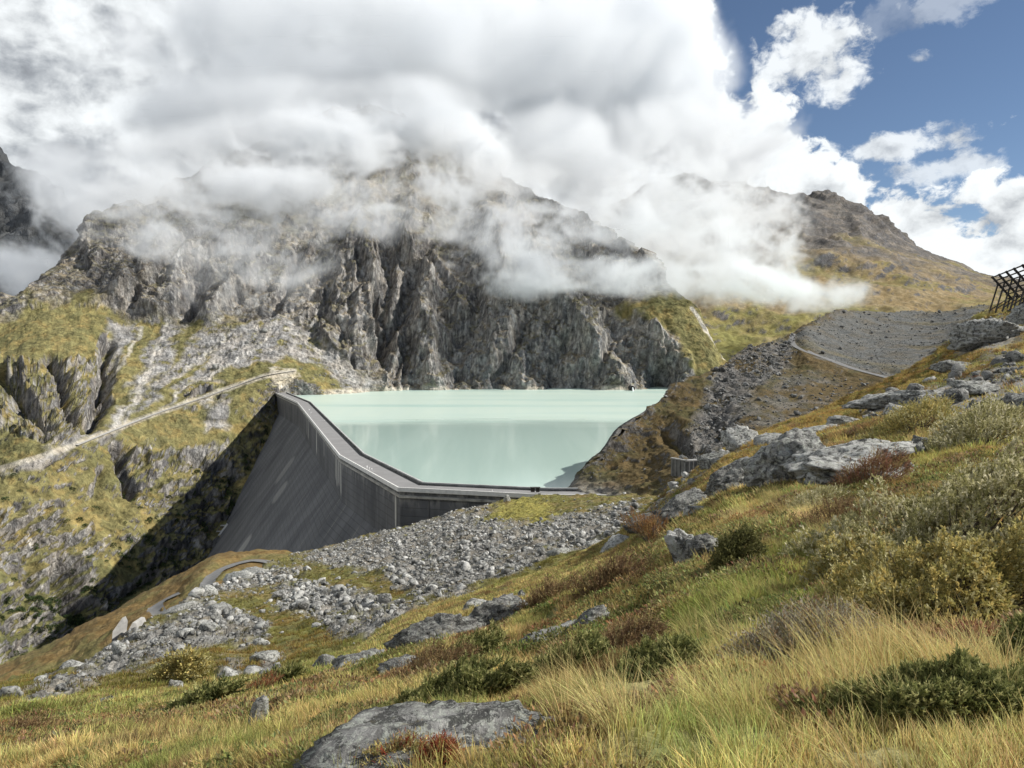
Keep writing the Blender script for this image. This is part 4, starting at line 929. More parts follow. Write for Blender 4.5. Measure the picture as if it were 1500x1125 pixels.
B(mead, 1435, 815, 24, 10, 'small pale stone hidden between the two big willows', M_rockp, seed=451)
B(mead, 1290, 598, 84, 15, 'long low ledge at the start of the stony band above the rock group', M_rockp, seed=401, tilt=(0, -.15))
B(mead, 1356, 590, 92, 18, 'broad broken ledge midway along the stony band', M_rockp, seed=402, dep=.5, k=5)
B(mead, 1430, 578, 70, 16, 'cracked grey ledge at the right part of the stony band', seed=403)
B(mead, 1245, 622, 46, 13, 'small pale ledge just left of the olive bush on the shoulder', M_rockp, seed=404)
B(mead, 1478, 632, 64, 16, 'dark-edged ledge at the right border behind the grey willow clump', seed=405)
B(mead, 1135, 652, 60, 16, 'low ledge on the crest between the pale cap and the tall outcrop', M_rockp, seed=406, tilt=(0, -.25))
B(mead, 1200, 640, 54, 14, 'thin ledge peeping over the top of the rock group', seed=407, tilt=(0, -.2))
B(mead, 1395, 545, 60, 16, 'weathered ledge under the broad light outcrop', seed=408)
B(mead, 950, 775, 60, 18, 'grey slanting ledge at the crest left of the rusty heather', M_rockd, seed=409, tilt=(0, -.35))
B(mead, 905, 800, 50, 12, 'slim pale ledge lowest on the crest edge', M_rockp, seed=410, tilt=(0, -.35))
B(rub, 318, 917, 24, 17, 'square-cut dark block sitting in the pale rubble', M_rockd, seed=50, flat=.5, npl=7)
B(rub, 318, 899, 32, 8, 'pale flat slab roofing the square-cut dark block', M_rockp, seed=51, npl=9, k=3)
B(rub, 254, 1002, 20, 16, 'dark-sided boulder with a white top in the lower grass', M_rockp, seed=52, npl=9, k=3, flat=.5)
B(rub, 384, 944, 20, 8, 'white flat stone alone on the green patch', M_rockp, seed=53, npl=9, k=3)
B(rub, 388, 966, 34, 14, 'flat-topped grey boulder at the head of the small stone pile', seed=54, npl=9, k=3)
B(rub, 335, 992, 34, 22, 'light boulder cluster top left of the small stone pile', M_rockp, seed=55, npl=9, k=3)
B(rub, 16, 1018, 28, 22, 'pointed pale boulder on the skyline at the left edge', M_rockp, seed=56, npl=9, k=3, flat=.5, tilt=(0, -.5))
B(rub, 265, 1024, 34, 9, 'low white slab below the left rubble tongue', M_rockp, seed=57, npl=9, k=3)
B(rub, 172, 967, 22, 16, 'bright white boulder on the rubble ridge', M_rockp, seed=58, npl=9, k=3, flat=.5)
B(rub, 352, 851, 34, 17, 'large pale boulder where the road comes round the ridge', M_rockp, seed=59, npl=9, k=3)
B(rub, 304, 877, 30, 12, 'smooth pale rock hiding the lower end of the road bend', M_rockp, seed=60, npl=9, k=3)
B(rub, 374, 838, 34, 9, 'long light rock rib on the skyline above the boulder field', M_rockp, seed=61, npl=9, k=3)
B(rub, 262, 898, 44, 10, 'long bright rock rib on the skyline over the lower bend', M_rockp, seed=62, npl=9, k=3, tilt=(0, -.4))
B(rub, 310, 928, 26, 13, 'flat round pale boulder in the middle of the left rubble', M_rockp, seed=63, npl=9, k=3)
B(rub, 110, 984, 30, 12, 'pale ledge of rock on the left skyline', M_rockp, seed=64, npl=9, k=3)
B(rub, 742, 737, 10, 10, 'lone pale boulder beside the dam crest', M_rockp, seed=65, k=3)
B(rub, 820, 815, 26, 12, 'larger slab among the rubble near the near slope', seed=66, npl=9, k=3)
B(rub, 872, 800, 28, 9, 'flat light slab at the right end of the rubble field', M_rockp, seed=67, npl=9, k=3)
B(mtn, 388, 486, 9, 5, 'white boulder high on the big scree cone', M_rockp, seed=68, k=2)
B(mtn, 314, 538, 8, 6, 'white boulder low on the left scree fan', M_rockp, seed=69, k=2)
B(mtn, 362, 503, 6, 5, 'grey boulder midway down the scree cone', M_rockp, seed=70, k=2)

# ------------------------------------------------------------------ sampling and instancing
def cells(p, j1=None):
    P = p.P[:p.nv]; N = p.N[:p.nv]; a = P[1:, :-1]-P[:-1, :-1]; b = P[:-1, 1:]-P[:-1, :-1]
    area = np.linalg.norm(np.cross(a, b), axis=-1); px = np.broadcast_to((p.px[:-1]+p.px[1:])/2, area.shape); py = (p.py[:p.nv-1, :-1]+p.py[1:p.nv, :-1])/2
    return P, N, area, px, py
def sample(p, dens, seed=0):
    """dens(P, N, px, py) -> instances per square metre"""
    r = np.random.default_rng(seed); P, N, area, px, py = cells(p)
    lim = px.max() > 3000; lam = area*dens(P[:-1, :-1], N[:-1, :-1], px, py)*((px > (-500 if lim else -60)) & (px < (2900 if lim else 1570))); n = r.poisson(np.clip(lam, 0, 60)); i, j = np.nonzero(n); k = n[i, j]
    i = np.repeat(i, k); j = np.repeat(j, k); u = r.random(len(i))[:, None]; v = r.random(len(i))[:, None]
    Q = (P[i, j]*(1-u)+P[i, j+1]*u)*(1-v)+(P[i+1, j]*(1-u)+P[i+1, j+1]*u)*v
    return Q, N[i, j], px[i, j], py[i, j]
def clear(Q, fac=1.0):
    k = np.ones(len(Q), bool)
    for x, y, r in BLOCK: k &= (Q[:, 0]-x)**2+(Q[:, 1]-y)**2 > (r*fac)**2
    return k
def euler_from(N, yaw, follow=.6):
    """rotation that tips +Z part of the way to N, after a spin"""
    N = N.copy(); N[:, :2] *= follow; N /= np.linalg.norm(N, axis=1)[:, None]
    cz, sz = np.cos(yaw), np.sin(yaw); X = np.stack([cz, sz, 0*cz], 1); X -= N*(X*N).sum(1)[:, None]; X /= np.linalg.norm(X, axis=1)[:, None]; Yv = np.cross(N, X)
    ry = np.arcsin(np.clip(-X[:, 2], -1, 1)); rx = np.arctan2(Yv[:, 2], N[:, 2]); rz = np.arctan2(X[:, 1], X[:, 0]); return np.stack([rx, ry, rz], 1)
def scatter(name, Q, rot, scl, tint, templates, seed=0):
    r = np.random.default_rng(seed); n = len(Q); me = bpy.data.meshes.new(name); me.vertices.add(n); me.vertices.foreach_set('co', np.asarray(Q, np.float32).ravel())
    for nm, ty, dat in (('rot', 'FLOAT_VECTOR', rot), ('scl', 'FLOAT_VECTOR', scl)):
        a = me.attributes.new(nm, ty, 'POINT'); a.data.foreach_set('vector', np.asarray(dat, np.float32).ravel())
    setcol(me, tint, 'tint'); a = me.attributes.new('pick', 'INT', 'POINT'); a.data.foreach_set('value', r.integers(0, len(templates), n).astype(np.int32))
    cl_ = bpy.data.collections.new(name+'_shapes')
    for k, (tm) in enumerate(templates):
        o = bpy.data.objects.new('%s_shape_%02d' % (name, k), tm); cl_.objects.link(o)
    g = bpy.data.node_groups.new(name+'_scatter', 'GeometryNodeTree'); g.interface.new_socket('Geometry', in_out='INPUT', socket_type='NodeSocketGeometry'); g.interface.new_socket('Geometry', in_out='OUTPUT', socket_type='NodeSocketGeometry')
    t = NT(g); gi = t.n.new('NodeGroupInput'); go = t.n.new('NodeGroupOutput')
    def attr(nm, ty): x = t.n.new('GeometryNodeInputNamedAttribute'); x.data_type = ty; x.inputs['Name'].default_value = nm; return x.outputs['Attribute']
    ci = t.n.new('GeometryNodeCollectionInfo'); ci.inputs['Collection'].default_value = cl_; ci.inputs['Separate Children'].default_value = True; ci.inputs['Reset Children'].default_value = True
    ip = t.n.new('GeometryNodeInstanceOnPoints'); ip.inputs['Pick Instance'].default_value = True
    t.l.new(gi.outputs[0], ip.inputs['Points']); t.l.new(ci.outputs[0], ip.inputs['Instance']); t.l.new(attr('pick', 'INT'), ip.inputs['Instance Index'])
    e2 = t.n.new('FunctionNodeEulerToRotation'); t.l.new(attr('rot', 'FLOAT_VECTOR'), e2.inputs[0]); t.l.new(e2.outputs[0], ip.inputs['Rotation'])
    t.l.new(attr('scl', 'FLOAT_VECTOR'), ip.inputs['Scale']); t.l.new(ip.outputs[0], go.inputs[0])
    o = obj(name, me, kind='stuff'); md = o.modifiers.new('scatter', 'NODES'); md.node_group = g; return o

# ---- loose stones: the largest as things, the rest as rubble
def block_verts(k, seed, dims):
    r = np.random.default_rng(seed); V, Fc = ico(k); A = np.linalg.qr(r.normal(size=(3, 3)))[0]; N = np.concatenate([A, -A]); N = N+r.normal(0, .16, N.shape); X = r.normal(size=(4, 3)); N = np.concatenate([N, X]); N /= np.linalg.norm(N, axis=1)[:, None]
    d_ = np.concatenate([r.uniform(.42, .85, 6), r.uniform(.7, .95, 4)]); dots = V@N.T; rr = np.where(dots > .05, d_/np.maximum(dots, .05), 9).min(1).clip(0, 1.35); Q = V*rr[:, None]
    return Q*(1+fbm(Q+seed, .5, 3, .5)*.05)[:, None]*np.asarray(dims)*.62, Fc
M_stoned = rock_mat('dark_scree_stone', (0.09, .088, .085), (0.22, .216, .208), s=1.6, lamt=.15, rv=.7)
stone_t = []; stoned_t = []
for k in range(8):
    V, Fc = block_verts(2, 100+k, (1.05, .85, .7)); stone_t.append(mesh_from('stone_shape', V, Fc, M_stone)); stoned_t.append(mesh_from('stone_shape', V, Fc, M_stoned))
def e_dens(sc_):
    def f(P, N, px, py):
        wx = fbm(P, 9, 5, .65, 3.)*22; wy = fbm(P, 9, 5, .65, 13.)*12; A, Bm = rub_masks(px+wx, py+wy)
        cl_ = sstep(-.25, .3, fbm(P, 4.5, 3, .6, 61.)); yel = pmask(px, py, [(715,745),(760,732),(820,735),(800,760),(740,765)], 6)
        return (A*1.3+Bm*1.5*(.25+cl_)+.035)*(1-yel)*sc_*np.clip(60/P[..., 1], .5, 4)**1.0
    return f
Q, N_, px_, py_ = sample(rub, e_dens(1.4), 21); r = np.random.default_rng(5)
sz = (.27+r.pareto(2.5, len(Q))*.28).clip(.2, 1.35); sz *= np.clip(Q[:, 1]/85, .42, 1.15)
Aa, Bb = rub_masks(px_, py_); sz *= 1+.5*Bb*sstep(40, 90, Q[:, 1]); k = clear(Q, .7); Q, N_, sz = Q[k], N_[k], sz[k]
print('rubble stones', len(Q))
def stone_arrays(Q, sz, r):
    rot = np.stack([r.normal(0, .35, len(Q)), r.normal(0, .35, len(Q)), r.uniform(0, 6.28, len(Q))], 1)
    scl = sz[:, None]*r.uniform(.75, 1.25, (len(Q), 3)); QQ = Q.copy(); QQ[:, 2] += scl[:, 2]*.18; return QQ, rot, scl
app = sz/Q[:, 1]; order = np.argsort(-app); big = order[:260]; rest = order[260:]
QQ, rot, scl = stone_arrays(Q, sz, r)
REF = [(o['label'], o.location) for o in COL.objects if o.name.startswith('boulder') and o.location.y > 15 and o.location.y < 400]
near = {}
for i in big:
    q = Vector(QQ[i]); a, b = proj(QQ[i]); k = min(range(len(REF)), key=lambda k: (REF[k][1]-q).length); near.setdefault(k, []).append(i)
SW = ['largest loose stone', 'second largest loose stone']
for k, lst in near.items():
    lst = sorted(lst, key=lambda i: -app[i])
    for n_, i in enumerate(lst):
        o = bpy.data.objects.new('loose_stone', stone_t[int(i) % 8]); o.location = QQ[i]; o.rotation_euler = rot[i]; o.scale = scl[i]; COL.objects.link(o)
        ref = REF[k][0].split(' hiding ')[0].split(' beside ')[0].split(' among ')[0].split(' roofing ')[0].split(' above ')[0].split(' over ')[0].split(' in the ')[0].split(' where ')[0].split(' on the ')[0].split(' sitting')[0]
        tag(o, (SW[n_] if n_ < 2 else 'smaller loose grey stone')+' near the '+' '.join(ref.split()[:9]), 'stone', 'loose stones near the '+' '.join(ref.split()[:9]))
scatter('rubble', QQ[rest], rot[rest], scl[rest], np.ones((len(rest), 3)), stone_t, 1)
def h_dens(P, N, px, py):
    wx = fbm(P, 14, 4, .6, 3.)*10; b_, s1_, s2_ = hill_masks(px+wx, py); return s1_*.85*sstep(-.3, .1, fbm(P, 9, 3, .6, 5.))+s2_*.10+b_*.03+.012
Q, N_, px_, py_ = sample(hill, h_dens, 31); sz = (.5+r.pareto(2.6, len(Q))*.5).clip(.4, 3.2); QQ, rot, scl = stone_arrays(Q, sz, r)
print('hill stones', len(Q)); scatter('hill_scree', QQ, rot, scl, np.ones((len(QQ), 3)), stoned_t, 2)
def fr_dens(P, N, px, py):
    wx = fbm(P, 2.5, 4, .6, 3.)*12; return f_rock(px+wx, py+wx*.6)*(9 * np.clip(25/P[..., 1], .3, 2))*sstep(-.3, .2, fbm(P, 3, 3, .6, 5.))
Q, N_, px_, py_ = sample(mead, fr_dens, 41); sz = (.10+r.pareto(2.2, len(Q))*.12).clip(.08, 1.0); QQ, rot, scl = stone_arrays(Q, sz, r)
print('meadow stones', len(Q)); scatter('path_stones', QQ, rot, scl, np.ones((len(QQ), 3)), stone_t, 3)

# ------------------------------------------------------------------ shrubs with real leaves
M_leaf = leaf_mat('shrub_leaves', False, .3, .55); M_twig = plain('grey_brown_twig', (0.10, .08, .06), .9)
def leaves_mesh(name, C, Dr, L, Wd, Cl, mat, tri=False):
    """one folded diamond per leaf: base point C, direction Dr, length L, width Wd, colour Cl"""
    n = len(C); r = np.random.default_rng(n); up = r.normal(size=(n, 3)); S = np.cross(Dr, up); S /= np.linalg.norm(S, axis=1)[:, None]+1e-9; U = np.cross(S, Dr)
    a = C; t_ = C+Dr*L[:, None]; m = C+Dr*(L*.5)[:, None]; b = m+S*(Wd/2)[:, None]+U*(Wd*.15)[:, None]; c = m-S*(Wd/2)[:, None]+U*(Wd*.15)[:, None]
    if tri:
        V = np.stack([a+S*(Wd/2)[:, None], a-S*(Wd/2)[:, None], t_], 1).reshape(-1, 3); me = mesh_from(name, V, np.arange(n*3).reshape(-1, 3), mat); setcol(me, np.repeat(Cl, 3, axis=0)); return me
    V = np.stack([a, b, t_, c], 1).reshape(-1, 3); i = np.arange(n)*4; f = np.concatenate([np.stack([i, i+1, i+2], 1), np.stack([i, i+2, i+3], 1)])
    me = mesh_from(name, V, f, mat); setcol(me, np.repeat(Cl, 4, axis=0)); return me
def shrub(p, px, py, wpx, hpx, dep, label, cols, cat='shrub', ntw=900, nl=9, ll=.035, lw=.011, seed=1, name='willow_shrub', up=.5, twig=.12, lump=.3, block=.8, mat=None):
    r = np.random.default_rng(seed); g = drape(p, px, py); Y = g[1]; rx = wpx*Y/F/2; h = hpx*Y/F; ry = rx*dep
    n = ntw; a = r.uniform(0, 2*np.pi, n); rad = np.sqrt(r.random(n)); ex = np.cos(a)*rad; ey = np.sin(a)*rad
    edge_ = 1+.22*np.sin(a*3+seed)+.15*np.sin(a*5+seed*2); X = ex*rx*edge_; Yy = ey*ry*edge_
    pos = np.stack([g[0]+X, g[1]+Yy, 0*X], 1)
    gx, gy = proj(np.stack([pos[:, 0], pos[:, 1], np.full(n, g[2])], 1)); nz_ = fbm(np.stack([pos[:, 0], pos[:, 1], 0*X+seed], 1), .42*max(.5, min(2, rx)), 3, .55)
    # ground height from the patch tangent plane
    gp = drape(p, px+wpx*.3, py); gq = np.array(drape(p, px, py-max(6, hpx*.3))); sx = (gp[2]-g[2])/(gp[0]-g[0]+1e-6); sy = (gq[2]-g[2])/(gq[1]-g[1]+1e-6); sy = float(np.clip(sy, -.5, .5)); sx = float(np.clip(sx, -.6, .6))
    zg = g[2]+X*sx+Yy*sy*.8; prof = np.sqrt(np.clip(1-rad**2.2, 0, 1)); top = h*(prof*(1+lump*nz_*2)+.08); dn = r.random(n)**.3
    pos[:, 2] = zg+top*dn-.02
    out_ = np.stack([ex, ey*.9, up+prof*.9+0*ex], 1)+r.normal(0, .4, (n, 3)); out_ /= np.linalg.norm(out_, axis=1)[:, None]
    ti = np.repeat(np.arange(n), nl); s_ = np.tile(np.linspace(.05, 1, nl), n)*twig*r.uniform(.6, 1.3, n)[ti]
    base = pos[ti]+out_[ti]*s_[:, None]; dr = out_[ti]*.9+r.normal(0, .5, (len(ti), 3)); dr /= np.linalg.norm(dr, axis=1)[:, None]
    cw = r.random((n, 1)); cols = np.array(cols, float); ci = r.integers(0, len(cols), n); cb = cols[ci][ti]*r.uniform(.75, 1.25, (len(ti), 1))
    L = ll*r.uniform(.6, 1.3, len(ti)); me = leaves_mesh(name+'_foliage', base, dr, L, L*(lw/ll), cb, mat or M_leaf, name != 'willow_shrub')
    root = bpy.data.objects.new(name, None); link(root); root.location = tuple(g); tag(root, label, cat)
    fo = obj('foliage', me, root); fo.location = tuple(-g)
    tb = MB(); m = min(120, ntw//8)
    for q in r.choice(n, m, replace=False):
        b0 = Vector((g[0]+X[q]*.35, g[1]+Yy[q]*.35, zg[q]*.35+g[2]*.65-.05)); tb.tube(b0, pos[q], .008*max(.6, rx)*.9, .003, 3)
    bo = tb.build('branches', M_twig, root); bo.location = tuple(-g)
    BLOCK.append((g[0], g[1], min(rx, ry)*block)); return root
GG = [(0.40, .37, .18), (0.50, .46, .26), (0.28, .265, .11), (0.62, .57, .38)]; GY = [(0.44, .37, .13), (0.34, .31, .11), (0.54, .43, .16), (0.28, .24, .09), (.46, .42, .22)]
JN = [(0.17, .18, .06), (0.25, .255, .09), (0.10, .115, .04), (0.42, .40, .17)]; HB = [(0.20, .125, .065), (0.26, .17, .085), (0.14, .09, .055), (.32, .25, .12)]; RD = [(0.30, .075, .04), (0.24, .05, .03), (0.36, .17, .07), (.32, .24, .10)]
shrub(mead, 1400, 800, 430, 85, .7, 'largest willow shrub with silvery grey-green leaves at the right edge', GG, ntw=7000, nl=8, ll=.042, lw=.019, seed=1, twig=.06, lump=.5, up=.8)
shrub(mead, 1385, 905, 390, 80, .62, 'wide willow shrub turning yellow in front of the silvery one', GY, ntw=7500, nl=7, ll=.030, lw=.014, seed=2, twig=.045, lump=.5, up=.8)
shrub(mead, 1240, 860, 130, 60, .8, 'rounded grey-green lobe of willow on the left flank of the big thicket', GG+GY, ntw=1500, nl=8, ll=.036, lw=.016, seed=3, twig=.05)
shrub(mead, 1160, 968, 190, 46, .6, 'low sparse dry willow in front of the green grass hollow', [(0.30, .27, .20), (.36, .33, .26), (.2, .18, .12), (.26, .17, .10)], ntw=1300, nl=7, ll=.026, lw=.008, seed=4)
shrub(mead, 1425, 655, 150, 40, .8, 'grey willow clump on the shoulder below the stony path', GG, ntw=1600, nl=8, ll=.075, lw=.03, seed=5, twig=.25)
shrub(mead, 1338, 628, 110, 26, .8, 'low olive bush left of the grey willow clump on the shoulder', GY, ntw=1000, nl=8, ll=.08, lw=.03, seed=6, twig=.25)
shrub(mead, 1495, 705, 44, 34, .9, 'purple-brown bush at the right edge above the largest willow', [(0.20, .12, .10), (.27, .18, .14), (.3, .27, .18)], ntw=700, nl=8, ll=.05, lw=.018, seed=7, twig=.15)
shrub(mead, 1190, 752, 70, 20, .8, 'small grey-leaved bush below the angular block', GG, ntw=600, nl=8, ll=.045, lw=.015, seed=8)
shrub(mead, 1075, 832, 66, 48, .8, 'dark olive bush right of the cracked boulder on the crest', [(0.14, .14, .05), (.19, .18, .07), (.1, .1, .04)], ntw=900, nl=8, ll=.045, lw=.017, seed=9)
shrub(rub, 270, 992, 62, 32, .8, 'round yellow-olive bush below the left rubble tongue', GY, ntw=900, nl=8, ll=.16, lw=.07, seed=10, twig=.4)
shrub(mead, 500, 1000, 60, 14, .8, 'low olive bush in front of the blocky grey boulder', GY, ntw=300, nl=8, ll=.08, lw=.03, seed=101, twig=.2)
def jun(px, py, w_, h_, lab, seed, n=1800, dep=.6, ll=.022): return shrub(mead, px, py, w_, h_, dep, lab, JN, cat='juniper', ntw=int(n*1.25), nl=18, ll=ll, lw=ll*.34, seed=seed, name='juniper', up=.8, twig=ll*3.0, lump=.5)
jun(590, 1062, 220, 30, 'dark green juniper mat hanging over the bottom slab', 20, 2600)
jun(700, 1048, 130, 30, 'dense dark juniper hump just right of the mat over the bottom slab', 21, 1800)
jun(800, 1012, 170, 34, 'flat juniper spreading behind the bright tussock', 22, 1900)
jun(935, 1004, 150, 36, 'juniper reaching furthest right, under the pale lichened boulder', 23, 1900)
jun(670, 975, 130, 30, 'small juniper below the dark rock rib', 24, 1100, ll=.045)
jun(1370, 1058, 330, 44, 'wide olive-green juniper in the bottom right corner grass', 25, 3300, .5, .017)
jun(290, 1050, 90, 16, 'dark creeping juniper in the lower left grass', 26, 500, ll=.09)
jun(400, 1012, 70, 14, 'dark creeping juniper left of the blocky grey boulder', 27, 400, ll=.09)
jun(1510, 985, 90, 28, 'dark juniper at the right edge under the yellow willow', 28, 900)
def heath(px, py, w_, h_, lab, seed, cols=HB, n=900, ll=.02, p=None): return shrub(p or mead, px, py, w_, h_, .6, lab, cols, cat='heather', ntw=n, nl=10, ll=ll, lw=ll*.3, seed=seed, name='heather', up=.9, twig=ll*4, lump=.5, block=.5)
heath(600, 1000, 170, 30, 'dark brown heather bank with a low outcrop in it', 40, n=1500, ll=.035)
heath(905, 962, 130, 36, 'dark brown heather beside the pale lichened boulder', 41, n=1300, ll=.028)
heath(1270, 722, 110, 28, 'red-brown heather under the flat pale slab', 42, [(0.26, .13, .08), (.2, .11, .065), (.3, .22, .10)], 1000, .045)
heath(960, 800, 80, 30, 'rust-coloured heather on the crest left of the steep boulder', 43, [(0.30, .15, .06), (.22, .12, .05), (.36, .24, .1)], 900, .05)
heath(890, 880, 90, 30, 'brown heather hummock on the upper meadow', 44, n=700, ll=.06)
heath(800, 905, 80, 22, 'brown heather trailing from the dark rock rib', 45, n=600, ll=.06)
heath(575, 1135, 100, 34, 'orange-red bilberry growing on the bottom slab', 46, RD+GY+[(.4, .3, .12)], 1300, .014)
heath(640, 1140, 50, 24, 'red-brown bilberry tuft at the bottom edge', 47, RD, 700, .014)
heath(370, 1020, 90, 18, 'reddish bilberry patch left of centre', 48, RD+HB, 500, .04)
heath(20, 1090, 90, 26, 'reddish brown heather in the lower left corner', 49, n=700, ll=.04)
heath(915, 1070, 60, 22, 'dark heather around the bare patch of soil', 50, n=700, ll=.015)
heath(1225, 775, 120, 26, 'brown heather between the pale grass and the thicket', 51, n=900, ll=.03)

# ------------------------------------------------------------------ grass
M_grass = leaf_mat('grass_blades', True, .35, .6)
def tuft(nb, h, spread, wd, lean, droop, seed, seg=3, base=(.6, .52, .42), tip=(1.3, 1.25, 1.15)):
    r = np.random.default_rng(seed); V = []; Fc = []; Cc = []
    for b in range(nb):
        a = r.uniform(0, 6.28); rr = spread*math.sqrt(r.random()); x, y = rr*math.cos(a), rr*math.sin(a); hh = h*r.uniform(.55, 1.2)
        dx_, dy_ = math.cos(a)*r.uniform(.1, .5)+lean[0]+r.normal()*.18, math.sin(a)*r.uniform(.1, .5)+lean[1]+r.normal()*.18
        fa = r.uniform(0, 3.14); wx, wy = math.cos(fa)*wd/2, math.sin(fa)*wd/2; i = len(V); cv = r.uniform(.75, 1.3); gy = r.uniform(-.12, .12)
        for s_ in range(seg+1):
            t_ = s_/seg; bend = t_**1.7*hh; zz = hh*(t_-droop*t_*t_*.5); w_ = 1-t_*.92
            cx_, cy_ = x+dx_*bend, y+dy_*bend; V += [(cx_-wx*w_, cy_-wy*w_, zz-.01), (cx_+wx*w_, cy_+wy*w_, zz-.01)]
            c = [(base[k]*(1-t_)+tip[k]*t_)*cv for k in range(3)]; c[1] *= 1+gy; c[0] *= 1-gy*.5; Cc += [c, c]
        for s_ in range(seg): q = i+s_*2; Fc.append((q, q+1, q+3, q+2))
    me = mesh_from('grass_tuft', V, Fc, M_grass); setcol(me, Cc, 'shade'); return me
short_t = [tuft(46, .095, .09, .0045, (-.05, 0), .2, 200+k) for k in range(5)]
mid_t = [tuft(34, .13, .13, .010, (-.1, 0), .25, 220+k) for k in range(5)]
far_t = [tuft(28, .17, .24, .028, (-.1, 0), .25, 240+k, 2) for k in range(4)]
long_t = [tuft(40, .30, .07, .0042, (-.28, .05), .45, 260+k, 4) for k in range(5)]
def arrays(Q, N, s0, s1, seed, yaw_full=True):
    r = np.random.default_rng(seed); n = len(Q); rot = euler_from(N, r.uniform(0, 6.28, n) if yaw_full else r.normal(0, .5, n), .45); sc_ = r.uniform(s0, s1, n)
    return rot, np.stack([sc_, sc_, sc_*r.uniform(.75, 1.25, n)], 1)
def tint_for(Q, px, py, seed, f=None):
    r = np.random.default_rng(seed); C = (f or f_tint)(Q, px, py); return C*r.uniform(.65, 1.4, (len(Q), 1))*(1+r.normal(0, .06, (len(Q), 3)))
def bare(P, px, py):
    wx = fbm(P, 2.5, 4, .6, 3.)*12; return (1-f_rock(px+wx, py+wx*.6)*.9)
fld = lambda P: .12+1.1*sstep(-.3, .15, fbm(P, 1.1, 4, .65, 77.))
dens_short = lambda P, N, px, py: 260*sstep(7.5, 5.5, P[..., 1])*fld(P)*bare(P, px, py)
dens_mid = lambda P, N, px, py: 75*sstep(5, 7, P[..., 1])*sstep(19, 15, P[..., 1])*fld(P)*bare(P, px, py)
dens_far = lambda P, N, px, py: 20*sstep(14, 18, P[..., 1])*np.clip(30/P[..., 1], .3, 1.5)*fld(P)*bare(P, px, py)
def long_mask(P, px, py):
    wx = fbm(P, 1.2, 3, .6, 3.)*40; x, y = px+wx, py+wx*.5; m = 0
    for pl, a in (([(840,1200),(850,1080),(930,1030),(1010,1000),(1150,990),(1230,970),(1500,1000),(1560,1200)], .85), ([(780,1000),(850,1000),(860,1070),(800,1080)], .8), ([(1090,790),(1190,735),(1240,765),(1200,800)], .9),
                  ([(960,860),(1100,830),(1200,900),(1100,960),(960,950)], .15), ([(600,960),(740,960),(760,1000),(600,1010)], .25), ([(1020,730),(1150,700),(1200,740),(1080,790)], .5)):
        m = np.maximum(m, pmask(x, y, pl, 22)*a)
    return m
dens_long = lambda P, N, px, py: 62*np.clip(6/P[..., 1], .1, 1.5)*long_mask(P, px, py)*sstep(-.3, .2, fbm(P, .8, 2, .6, 55.))
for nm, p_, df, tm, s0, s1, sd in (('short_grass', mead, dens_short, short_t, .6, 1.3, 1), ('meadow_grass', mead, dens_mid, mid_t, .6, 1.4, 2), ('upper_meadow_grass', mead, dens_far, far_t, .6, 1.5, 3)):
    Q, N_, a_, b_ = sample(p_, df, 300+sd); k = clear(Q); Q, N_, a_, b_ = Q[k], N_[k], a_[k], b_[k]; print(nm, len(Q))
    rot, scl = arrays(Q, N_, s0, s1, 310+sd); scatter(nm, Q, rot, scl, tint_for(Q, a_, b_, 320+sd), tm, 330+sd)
Q, N_, a_, b_ = sample(mead, dens_long, 305); k = clear(Q) & (Q[:, 1] > 1.7); Q, N_, a_, b_ = Q[k], N_[k], a_[k], b_[k]; print('long', len(Q))
rot, scl = arrays(Q, N_, .6, 1.25, 315, False); C = tint_for(Q, a_, b_, 325); C = C*.45+np.array((0.56, .48, .24))*.55; scatter('long_straw_grass', Q, rot, scl, C, long_t, 335)
def e_tint(P, px, py):
    n1 = fbm(P, 7, 4, .6, 23.); C = np.zeros(P.shape)+(0.20, .195, .06); C = mixc(C, sstep(0, .4, n1), (0.25, .19, .07)); C = mixc(C, sstep(.1, .4, fbm(P, 16, 3, .6, 29.)), (0.16, .15, .05)); return C
dens_e = lambda P, N, px, py: 3.2*np.clip(50/P[..., 1], .2, 2.2)*(1-np.clip(rub_masks(px+fbm(P, 9, 5, .65, 3.)*22, py+fbm(P, 9, 5, .65, 13.)*12)[0]*.93+rub_masks(px+fbm(P, 9, 5, .65, 3.)*22, py+fbm(P, 9, 5, .65, 13.)*12)[1]*.9, 0, 1))
Q, N_, a_, b_ = sample(rub, dens_e, 306); k = clear(Q); Q, N_, a_, b_ = Q[k], N_[k], a_[k], b_[k]; print('rub grass', len(Q))
rot, scl = arrays(Q, N_, .8, 1.7, 316); scatter('ridge_grass', Q, rot, scl, tint_for(Q, a_, b_, 326, e_tint), far_t, 336)

# ---- low cushions of dwarf shrubs, moss and herbs that break the turf, and small stones in it
def cushion(nl, rad, h, ll, seed):
    r = np.random.default_rng(seed); a = r.uniform(0, 6.28, nl); q = np.sqrt(r.random(nl)); C = np.stack([rad*q*np.cos(a), rad*q*np.sin(a), h*np.sqrt(1-q**2)*r.uniform(.5, 1, nl)], 1)
    D_ = np.stack([np.cos(a)*q, np.sin(a)*q, .8+0*a], 1)+r.normal(0, .5, (nl, 3)); D_ /= np.linalg.norm(D_, axis=1)[:, None]
    L = ll*r.uniform(.6, 1.3, nl); sh = np.repeat(r.uniform(.6, 1.5, (nl, 1)), 3, axis=1)*(1+r.normal(0, .1, (nl, 3)))
    me = leaves_mesh('cushion', C, D_, L, L*.45, sh, M_grass); setcol(me, np.repeat(sh, 4, axis=0), 'shade'); return me
cush_t = [cushion(70, .10, .05, .022, 400+k) for k in range(5)]; cushf_t = [cushion(120, .28, .10, .036, 410+k) for k in range(4)]
